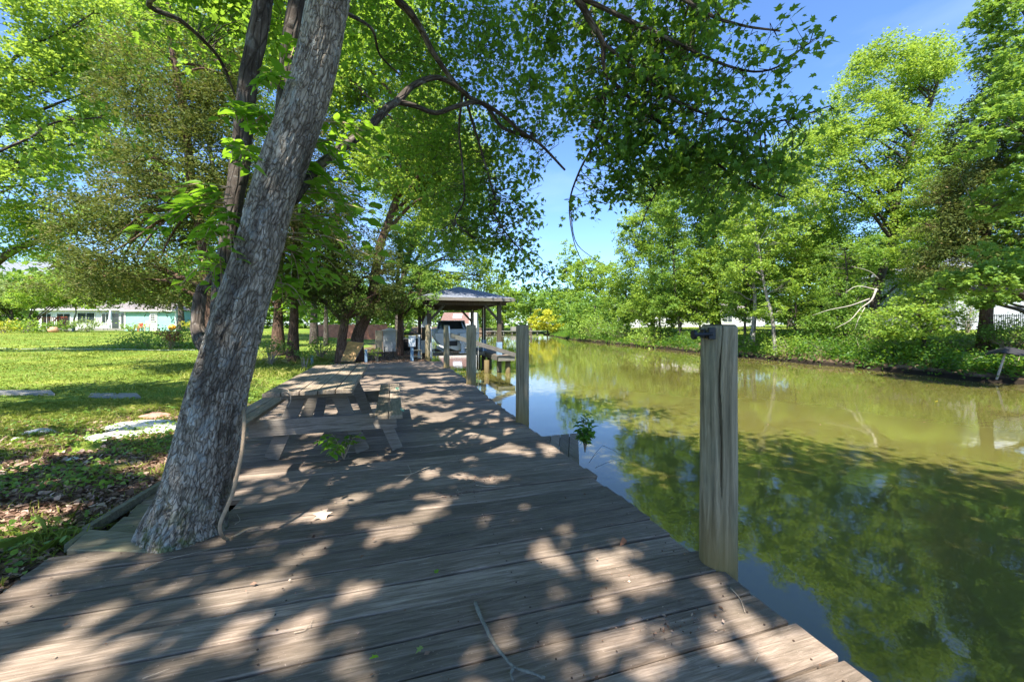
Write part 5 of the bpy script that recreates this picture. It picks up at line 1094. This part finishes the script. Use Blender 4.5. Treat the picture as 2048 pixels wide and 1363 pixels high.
# kayak
a = WG(337, 45, .42); b = WG(352, 45, .42); m = MB(); m.tube([a, a * .75 + b * .25, (a + b) / 2, a * .25 + b * .75, b], [.08, .3, .34, .3, .08], 12, True, .5, None, 4); tag(m.build('kayak', M_ORANGE, origin=a, smooth=True), 'orange kayak lying by the right corner of the teal shed', 'kayak')
c_ = WG(107, 36); m = MB(); m.tube([c_, c_ + [0, 0, .12], c_ + [0, 0, .26], c_ + [0, 0, .42], c_ + [0, 0, .5]], [.22, .36, .38, .26, .22], 14); tag(m.build('clay_pot', M_CLAY, origin=c_, smooth=True), 'round terracotta pot on the lawn below the red steps', 'pot')
# red steps
L_ = Local(100, 45); st_ = empty('red_steps', L_.o, 'red painted wooden porch steps with sloping handrails', 'steps')
m = MB(); L_.box(m, -.9, .9, 0, 1.6, .55, .68); m.build('landing', M_BRICKRED, st_)
for q in range(4): m = MB(); L_.box(m, .9 + q * .3, 1.2 + q * .3, 0, 1.1, .45 - q * .15, .50 - q * .15); m.build('tread', M_BRICKRED, st_)
m = MB()
for q in range(9): L_.box(m, -.9 + q * .22, -.84 + q * .22, -.05, 0, .1, 1.55)
L_.box(m, -.95, .95, -.08, .02, 1.5, 1.58); L_.box(m, -.95, .95, -.06, .0, .5, .60); m.build('railing', M_BRICKRED, st_)
m = MB(); m.beam(L_.p(-1.9, -.1, .55), L_.p(-.9, -.1, 1.55), .12, .06); m.build('handrail', M_BRICKRED, st_); m = MB(); m.beam(L_.p(.3, -.25, .75), L_.p(1.3, -.25, 1.65), .12, .06)
for q in range(6): L_.box(m, 1.0 + q * .2, 1.06 + q * .2, -.1, -.05, .1, 1.6)
L_.box(m, .95, 2.1, -.12, -.03, 1.55, 1.63); m.build('handrail', M_BRICKRED, st_)
# gable house far left
L_ = Local(20, 66); hs = empty('gable_house', L_.o, 'large pale two-storey house with grey gable roofs partly hidden at the far left', 'house')
m = MB(); L_.box(m, -9, 4.5, 0, 8, -.3, 8.2); m.build('wall', M_SIDE_TAUPE, hs); L_.gable(hs, -9, 4.5, 0, 8, 8.2, 3.6, M_SHINGLE, .5); L_.win(hs, -1.6, -.6, 7.0, 8.0, -.02); L_.win(hs, .2, 1.0, 7.0, 8.0, -.02); L_.win(hs, 1.6, 3.4, .6, 2.6, -.02, 4, 4)
m = MB(); L_.box(m, 4.5, 8.5, 1, 7, -.3, 6.6); m.build('wing_wall', M_SIDE_TAUPE, hs); L_.hip(hs, 4.5, 8.5, 1, 7, 6.6, 2.6, M_SHINGLE, .4)
# fence of red-brown boards behind the cedars
L_ = Local(690, 36); m = MB()
for q in range(52): L_.box(m, -3.2 + q * .135, -3.2 + q * .135 + .125, 0, .03, -.1, 1.25 + .04 * rg.uniform(-1, 1), rg.uniform())
fn = empty('board_fence', L_.o, 'orange-brown wooden board fence glimpsed between the cedar trunks', 'fence'); m.build('boards', M_REDFENCE, fn); m = MB(); L_.box(m, -3.2, 3.9, .03, .08, .3, .4); L_.box(m, -3.2, 3.9, .03, .08, .9, 1.0); m.build('rails', M_REDFENCE, fn)
# brown-roofed house behind boathouse
L_ = Local(915, 52, zb=-.05); hs = empty('brown_roof_house', L_.o, 'house with a reddish-brown roof and skylight seen through the boathouse', 'house')
m = MB(); L_.box(m, -2.4, 2.4, 0, 5, -.3, 1.5); m.build('wall', M_SIDE_WHITE, hs)
m = MB(); m.add([L_.p(x, y, z) for x, y, z in ((-2.6, -.3, 1.0), (1.4, -.3, 1.0), (1.4, 3.2, 3.1), (-2.3, 3.2, 3.1), (-2.6, -.3, .9), (1.4, -.3, .9), (1.4, 6.6, .9), (-2.6, 6.6, .9))], [np.array([[0, 1, 2, 3], [2, 6, 7, 3], [4, 7, 6, 5], [0, 4, 5, 1]]), np.array([[1, 5, 6, 2], [0, 3, 7, 4]])]); rf = m.build('roof', M_SHINGLE_BR, hs)
m = MB(); m.add([L_.p(x, y, z) for x, y, z in ((-.9, 1.9, 2.42), (.3, 1.9, 2.42), (.3, 2.7, 2.9), (-.9, 2.7, 2.9), (-.9, 1.9, 2.3), (.3, 1.9, 2.3), (.3, 2.7, 2.78), (-.9, 2.7, 2.78))], np.array([[0, 1, 2, 3], [4, 7, 6, 5], [0, 4, 5, 1], [2, 6, 7, 3], [1, 5, 6, 2], [3, 7, 4, 0]])); m.build('skylight', M_LIGHTGREY, rf)
m = MB(); L_.box(m, 1.5, 2.5, 0, 2, 1.0, 3.0); m.build('gable_end', M_SIDE_WHITE, hs)
# end of canal dock
a = W(1040, 655, 92); m = MB(); m.box((28, 90, -.1), (16, 1.4, .12)); 
for q in range(8): m.box((20.6 + q * 2.1, 89.6, -.5), (.2, .2, .9))
m.box((29, 91.5, .5), (3.5, 1.2, .9)); tag(m.build('distant_dock', M_CONC, origin=(28, 90, 0)), 'pale low dock crossing the far end of the canal', 'dock')
# house on the right bank (pale siding), low house behind lawn
L_ = Local(1985, 27.5, ang=-.05); hs = empty('pale_siding_house', L_.o, 'house with wide pale horizontal siding behind the cedar on the far bank', 'house')
m = MB(); L_.box(m, -2.4, 10, 0, 8, -.4, 4.4); m.build('wall', M_SIDE_GREY, hs); L_.hip(hs, -2.4, 10, 0, 8, 4.4, 1.6, M_SHINGLE, .5); L_.win(hs, 4.2, 5.4, 1.2, 2.6, -.02)
L_ = Local(2035, 22); fn = empty('iron_fence', L_.o, 'black iron picket fence in front of the pale siding house', 'fence'); m = MB()
for q in range(44): L_.box(m, -1.5 + q * .12, -1.478 + q * .12, 0, .022, 0, 1.0)
m.build('pickets', M_IRON, fn); m = MB(); L_.box(m, -1.5, 3.8, -.004, .03, .90, .94); L_.box(m, -1.5, 3.8, -.004, .03, .1, .14); m.build('rails', M_IRON, fn)
for q in (0, 2.6): m = MB(); L_.box(m, -1.55 + q, -1.49 + q, -.02, .04, 0, 1.1); m.build('post', M_IRON, fn)
L_ = Local(1350, 62); hs = empty('low_white_house', L_.o, 'long low white house with dark windows across the far lawn', 'house')
m = MB(); L_.box(m, -12, 14, 0, 7, -.3, 2.5); m.build('wall', M_SIDE_WHITE, hs); L_.hip(hs, -12, 14, 0, 7, 2.5, 1.4, M_SHINGLE_TAN, .4)
for q in range(8): L_.win(hs, -10.5 + q * 3, -9.1 + q * 3, .8, 2.0, -.02)
for i_, (px, Z, lab) in enumerate(((1215, 52, 'white boat trailer load parked left on the far lawn'), )):
    pass
# leaning pole with dark cloth
a = W(1985, 760, 13.9); a[2] = WATER - .3; b = W(2013, 698, 13.6); m = MB(); lp = empty('fallen_umbrella', a, 'leaning grey pole standing in the water at the right bank with a dark drooping canopy', 'umbrella')
m.tube([a, (a + b) / 2 + [.02, 0, .01], b], [.035, .033, .028], 8); m.build('pole', M_DEADWOOD, lp, smooth=True)
m = MB(); n_ = 7; top_ = b + [.05, 0, .10]; V = [top_]; 
for q in range(n_): th = q / n_ * 6.283; V.append(b + RV * (.62 * math.cos(th) + .1) + FV * .5 * math.sin(th) + np.array([0, 0, -.10 + .05 * (-1) ** q - .04]))
F = np.array([[0, 1 + q, 1 + (q + 1) % n_] for q in range(n_)]); V = np.array(V); m.add(V, F); m.add(V - [0, 0, .015], F[:, ::-1]); m.build('canopy', M_BLACK, lp)

# ------------------------------------------------------------------ yard bits
def rock(name, label, px, py, rx, rz, mat, seed, group=None, cat='stone', long=1.0, ang=0.0, zoff=0, z0=-.06):
    c_ = G(px, py, z0); c_[2] = gz1(c_[0], c_[1]) + zoff; rg_ = np.random.default_rng(seed); nu, nv = 28, 16
    th = np.linspace(0, 2 * math.pi, nu, endpoint=False); ph = np.linspace(-1.45, 1.45, nv); D = np.array([(math.cos(t) * math.cos(p), math.sin(t) * math.cos(p), math.sin(p)) for p in ph for t in th])
    r_ = 1 + .7 * (fbm(D * 2.2 + seed, 1, seed, 4) - .5); V = D * r_[:, None] * [rx * long, rx, rz]; ca, sa = math.cos(ang), math.sin(ang)
    V = np.stack([V[:, 0] * ca - V[:, 1] * sa, V[:, 0] * sa + V[:, 1] * ca, V[:, 2]], 1) + c_
    i = np.arange(nv - 1)[:, None] * nu; j = np.arange(nu)[None]; F = np.stack([i + j, i + (j + 1) % nu, i + nu + (j + 1) % nu, i + nu + j], 2).reshape(-1, 4)
    m = MB(); m.add(V, [F, np.arange(nu)[None, ::-1], (np.arange(nu) + (nv - 1) * nu)[None]]); return tag(m.build(name, mat, origin=c_), label, cat, group)
GK = 'broken concrete by the lawn edge'
rock('concrete_chunk', 'long whitish broken concrete piece nearest the leaning trunk, at the back', 285, 852, .26, .07, M_STONE, 1, GK, long=1.9, ang=-.1)
rock('concrete_chunk', 'pale broken concrete lump in front of the longer one', 232, 872, .18, .06, M_STONE, 2, GK, long=1.6, ang=.15)
rock('concrete_chunk', 'flat pale broken concrete piece partly hidden by the leaning trunk', 322, 860, .18, .05, M_STONE, 3, GK, long=1.3)
rock('concrete_chunk', 'small pale concrete fragment lying alone in the grass to the left', 78, 865, .10, .05, M_STONE, 4, GK, long=1.6)
rock('concrete_chunk', 'tiny pale fragment left of the lone concrete fragment', 34, 880, .06, .035, M_STONE, 5, GK)
rock('concrete_chunk', 'bluish-white fragment on the bare leaf litter', 143, 918, .06, .03, M_STONE, 6, GK)
rock('red_brick', 'broken reddish brick behind the whitish concrete pieces', 308, 834, .15, .07, M_REDSTONE, 7, None, 'brick', 1.4)
for px0, px1, py_, lab in ((-30, 110, 783, 'flat grey stepping slab at the left edge of the grass'), (182, 282, 789, 'flat grey stepping slab in the grass left of the leaning trunk')):
    p_ = [G(px0, py_ - 3), G(px1 - 8, py_ - 3), G(px1, py_ + 3), G(px0 - 6, py_ + 3)]; zc = np.mean([gz1(q[0], q[1]) for q in p_]) + .03; P_ = [tuple(G(x_, y_, zc)) for x_, y_ in ((px0, py_ - 3), (px1 - 8, py_ - 3), (px1, py_ + 4), (px0 - 6, py_ + 4))]
    quad_board('stepping_slab', P_, zc - .05, zc + .006, M_CONC, lab, 'slab', 'stepping slabs')
m = MB(); pts_ = [WG(px_, 18.3 + .2 * math.sin(px_)) + [0, 0, .03] for px_ in range(-60, 420, 30)]
m.tube(pts_, .006, 5); tag(m.build('garden_line', M_WHITE_D, origin=pts_[0]), 'thin white line stretched across the lawn', 'line')
# sticks and leaves on the dock
def stick(pts, r, label, mat=M_STICK, name='fallen_stick', z=.006, sub=4, amp=.25):
    Q = np.array([G(a, b, 0) for a, b in pts]); Q[:, 2] = z + r; m = MB(); Rr = np.linspace(r, r * .45, len(Q)); m.tube(Q, Rr, 10, True, .5, lambda b: (vnoise(b * [90, 90, 60], 1, 3) - .5) * r * amp, sub); return m, Q
m, Q = stick([(950, 1211), (958, 1232), (972, 1262), (985, 1287), (1002, 1312), (1028, 1340), (1062, 1352), (1090, 1363)], .009, '', amp=.6)
m2, _ = stick([(1028, 1340), (1022, 1352), (1026, 1366)], .007, ''); m.V += m2.V; m.F += [f + m.n for f in m2.F]; m.R += m2.R; m.B += m2.B; m.n += m2.n
tag(m.build('fallen_stick', M_STICK, origin=Q[0], smooth=True), 'thick crooked lichen-grey stick lying at the bottom centre of the dock', 'stick', 'sticks on the dock')
for pts, r, lab, mt_ in [([(1461, 1178), (1480, 1200), (1490, 1227)], .003, 'thin curved twig in the sunlit patch by the near piling', M_TWIG), ([(790, 952), (820, 950), (850, 938), (860, 936)], .004, 'small forked dry twig in the middle of the dock', M_TWIG), ([(810, 960), (822, 948), (815, 930)], .003, 'short dry twig crossing the forked one', M_TWIG),
    ([(588, 1268), (610, 1262), (622, 1248), (625, 1240)], .002, 'fine hooked twig in the lower left of the dock', M_TWIG), ([(952, 972), (985, 974), (1040, 970)], .003, 'slender twig on the bright debris patch', M_TWIG), ([(1510, 1325), (1518, 1310), (1515, 1306)], .002, 'tiny curved twig near the lower right board ends', M_TWIG), ([(290, 1142), (330, 1122), (420, 1100)], .0022, 'long straw-like stem curving out from the foot of the trunk', M_TWIG), ([(285, 1360), (340, 1340)], .002, 'short straw on the sunlit spot at the lower left', M_TWIG), ([(470, 1050), (480, 1042), (474, 1030)], .003, 'thin root end beside the vine', M_TWIG)]:
    m, Q = stick(pts, r, lab, mt_); tag(m.build('twig', mt_, origin=Q[0], smooth=True), lab, 'twig', 'twigs on the dock')
def one_leaf(px, py, size, mat, label, T=T_MAPLE, cat='leaf', rnd=.8, seed=0, z=0.012, name='fallen_leaf'):
    rg_ = np.random.default_rng(seed); m = MB(); c_ = G(px, py, 0); c_[2] = z + .006; add_leaves(m, rg_, c_[None], size, T * [1, 1, 1.5], rnd, .25, 0); tag(m.build(name, mat, origin=c_), label, cat, 'leaves fallen on the dock')
one_leaf(1250, 1082, .06, M_DRYRED, 'orange dead leaf on the dock left of the near piling', T_OVATE, rnd=1, seed=3)
one_leaf(640, 1028, .13, M_LITTER, 'large pale curled oak leaf on a board right of the trunk', T_LOBE, rnd=1, seed=4)
one_leaf(872, 1152, .03, M_SHOOT, 'tiny fresh green leaf in the middle of the dock', seed=5); one_leaf(757, 1322, .035, M_SHOOT, 'tiny green sprig at the bottom of the dock', seed=6); one_leaf(845, 1302, .03, M_PALE, 'tiny pale sprig right of the bottom green one', seed=7)
# debris specks and crumbs (uncountable)
rgd = np.random.default_rng(12); m = MB(); n_ = 2600
P_ = np.stack([rgd.uniform(-1.7, 1.6, n_), rgd.uniform(.8, 14.3, n_) ** 1.0, np.full(n_, .010)], 1)
cl = np.array([G(970, 960), G(1380, 1095), G(1360, 1243), G(900, 990)]); ci = rgd.integers(0, 4, 500); P2 = cl[ci] + rgd.normal(size=(500, 3)) * [.12, .05, 0]; P2[:, 2] = .01; P2 = P2[P2[:, 0] < 1.6]; P_ = np.concatenate([P_, P2])
add_leaves(m, rgd, P_, np.clip(rgd.gamma(2, .004, len(P_)), .004, .03), T_DIAM, rgd.uniform(0, 1, len(P_)), .5, 0)
tag(m.build('dock_debris', M_LITTER), 'crumbs of dead leaf and bark scattered over the dock boards', 'debris', kind='stuff')
# leaf litter on the bank
n_ = 26000; X = -1.85 - rgd.gamma(1.6, .8, n_); Y = rgd.uniform(1.0, 8, n_); keep = X > -6; X, Y = X[keep], Y[keep]
X2 = rgd.uniform(-3.4, 1.1, 5000); Y2 = rgd.uniform(14.8, 24, 5000); X = np.concatenate([X, X2]); Y = np.concatenate([Y, Y2]); P_ = np.stack([X, Y, gz(X, Y) + .012], 1)
nm_ = fbm(P_, .9, 31, 3); keep = (nm_ > .30); P_ = P_[keep]
m = MB(); add_leaves(m, rgd, P_, rgd.uniform(.02, .06, len(P_)), T_OVATE * [1.5, 1, 1.5], rgd.uniform(0, 1, len(P_)), .45, 0)
tag(m.build('leaf_litter', M_LITTER), 'brown dead leaves carpeting the ground left of the dock', 'leaf litter', kind='stuff')
# grass
def blades(n, xr, yr, h, wd, dens=None, seed=1, lean=.5):
    r_ = np.random.default_rng(seed); X = r_.uniform(*xr, n); Y = r_.uniform(*yr, n); P = np.stack([X, Y, X * 0], 1)
    k_ = np.ones(n, bool)
    if dens is not None: k_ = dens(X, Y, P, r_)
    P = P[k_]; X, Y = X[k_], Y[k_]; n = len(P); P[:, 2] = gz(X, Y) - .005
    hh = h * r_.uniform(.4, 1.3, n) * (.6 + .9 * vnoise(P, .8, 4)); th = r_.uniform(0, 6.28, n); a = np.stack([np.cos(th), np.sin(th), th * 0], 1) * (wd * r_.uniform(.6, 1.3, n))[:, None]
    ln = r_.normal(size=(n, 3)) * lean; ln[:, 2] = 1; ln = norm(ln) * hh[:, None]; mid = P + ln * .55; tip = P + ln * .9 + (ln * [1.2, 1.2, -.25])
    V = np.stack([P - a, P + a, mid + a * .7, tip, mid - a * .7], 1).reshape(-1, 3); rn = np.clip(r_.uniform(0, 1, n) * .6 + .7 * (fbm(P, .7, 8, 3) - .2), 0, 1)
    return V, np.arange(n * 5).reshape(n, 5), np.repeat(rn, 5)
m = MB()
def inview(X, Y): cz = X * FV[0] + Y * FV[1]; cx = X * RV[0] + Y * RV[1]; return (cz > 1.3) & (cx / np.maximum(cz, .1) > -1.36) & (cx / np.maximum(cz, .1) < 1.36)
def d1_(X, Y, P, r_):
    v = inview(X, Y); nm = fbm(P, .9, 31, 3) + .25 * np.clip((Y - 4.5) / 2, -1, 1) + .10 * np.clip((-X - 3.5), -1, 1) * 1; soil_ = nm < np.where(Y < 5.4, .60, .45)
    return v & (~soil_ | (r_.uniform(0, 1, len(X)) < .10))
V, F, R_ = blades(90000, (-9, -1.82), (2.0, 9), .075, .0035, d1_, 1); m.add(V, F, R_)
V, F, R_ = blades(90000, (-22, -2.0), (7, 22), .07, .008, lambda X, Y, P, r_: inview(X, Y) & (r_.uniform(0, 1, len(X)) < np.clip(1.3 - np.hypot(X, Y) / 26, .15, 1)), 2); m.add(V, F, R_)
V, F, R_ = blades(50000, (-48, -3.0), (14, 48), .08, .02, lambda X, Y, P, r_: inview(X, Y), 3); m.add(V, F, R_)
V, F, R_ = blades(30000, (20.5, 45), (8, 60), .10, .025, lambda X, Y, P, r_: inview(X, Y), 5); m.add(V, F, R_)
V, F, R_ = blades(2600, (-3.2, -1.84), (1.9, 3.4), .17, .0028, lambda X, Y, P, r_: (vnoise(P, 2.2, 3) > .5), 7, 1.0); m.add(V, F, R_)
V, F, R_ = blades(4000, (-5.5, -2.2), (10, 17), .22, .007, lambda X, Y, P, r_: (vnoise(P, .9, 13) > .45), 8, .6); m.add(V, F, R_)
tag(m.build('grass', M_GRASS), 'uneven green lawn grass with dry yellow patches', 'grass', kind='stuff')
# low weeds on the near bank and ground cover along the far bank
m = MB(); rgw = np.random.default_rng(21); n_ = 9000; X = -1.85 - rgw.gamma(1.5, 1.0, n_); Y = rgw.uniform(2, 9, n_); P_ = np.stack([X, Y, X * 0], 1); k_ = (fbm(P_, 1.3, 17, 2) > .55) & (X > -7); P_ = P_[k_]; P_[:, 2] = gz(P_[:, 0], P_[:, 1]) + rgw.uniform(.01, .09, len(P_))
add_leaves(m, rgw, P_, rgw.uniform(.02, .055, len(P_)), T_OVATE * [1.3, 1, 1], rgw.uniform(.2, 1, len(P_)), .4, 0); tag(m.build('low_weeds', M_MID), 'low broad-leaved weeds among the leaf litter left of the dock', 'weeds', kind='stuff')
m = MB(); n_ = 60000; Y = rgw.uniform(4, 70, n_); X = np.interp(Y, BX, BV) + rgw.normal(1.3, 1.3, n_); P_ = np.stack([X, Y, X * 0], 1); P_[:, 2] = gz(X, Y); k_ = (P_[:, 2] > -.66) & (fbm(P_, .7, 27, 2) > .36); P_ = P_[k_]; P_[:, 2] += np.abs(rgw.normal(0, .30, len(P_))) * (.2 + 2.4 * vnoise(P_, .45, 8) ** 2)
add_leaves(m, rgw, P_, rgw.uniform(.09, .2, len(P_)), T_OVATE, np.where(P_[:, 1] < 30, .45, .8) * np.clip(.8 * rgw.uniform(0, 1, len(P_)) * 2 * vnoise(P_, .6, 44), 0, 1), .6, .2); tag(m.build('bank_ground_cover', M_MAPLE), 'tangled green ground cover spilling over the far bank', 'ground cover', kind='stuff')  # leaf tones lowered on the nearer stretch: bank shade painted as leaf colour
m = MB(); n_ = 500; Y = rgw.uniform(1, 40, n_); X = np.where(rgw.uniform(0, 1, n_) < .7, np.interp(Y, BX, BV) - rgw.gamma(1.5, .5, n_), rgw.uniform(1.9, 20, n_)); P_ = np.stack([X, Y, np.full(n_, WATER + .006)], 1)
add_leaves(m, rgw, P_, rgw.uniform(.015, .05, n_), T_OVATE, rgw.uniform(0, 1, n_), .08, 0); tag(m.build('floating_debris', M_LITTER), 'bits of leaf and pollen drifting on the canal surface', 'debris', kind='stuff')
one_leaf(1875, 803, .09, M_YELLOW, 'x', T_OVATE, seed=9)
lf_ = bpy.data.objects[-1] if False else [o for o in COL.objects if o.get('label') == 'x'][0]
pw = G(1875, 803, WATER); lf_.location = (pw[0], pw[1], WATER + .012); lf_['label'] = 'pale yellow leaf floating alone on the water at the right'; del lf_['group']; lf_.name = 'floating_leaf'

# ------------------------------------------------------------------ far woodland closing the horizon
m = MB(); rgf = np.random.default_rng(33); n_ = 52000
th = rgf.uniform(-1.35, 1.05, n_) - 0.0; ang = th; dist = np.where(ang < -.25, 92, 118) + rgf.uniform(-6, 10, n_)
hd_ = np.stack([np.sin(ang + YAW), np.cos(ang + YAW)], 1) * dist[:, None]
P_ = np.stack([hd_[:, 0], hd_[:, 1], ang * 0], 1); P_[:, 2] = gz(P_[:, 0], P_[:, 1]).clip(-.5, 3); top = 5 + 7 * vnoise(P_ * [1, 1, 0], .09, 5) + 2.5 * vnoise(P_ * [1, 1, 0], .35, 6)
P_[:, 2] += rgf.uniform(0, 1, n_) ** .8 * top
add_leaves(m, rgf, P_, rgf.uniform(.5, 1.1, n_), T_LOBE, np.clip(.7 * vnoise(P_, .2, 3) + .3 * rgf.uniform(0, 1, n_), 0, 1), .7, .2)
tag(m.build('distant_woods', M_MID), 'far-off mass of green woodland along the horizon', 'woods', kind='stuff')
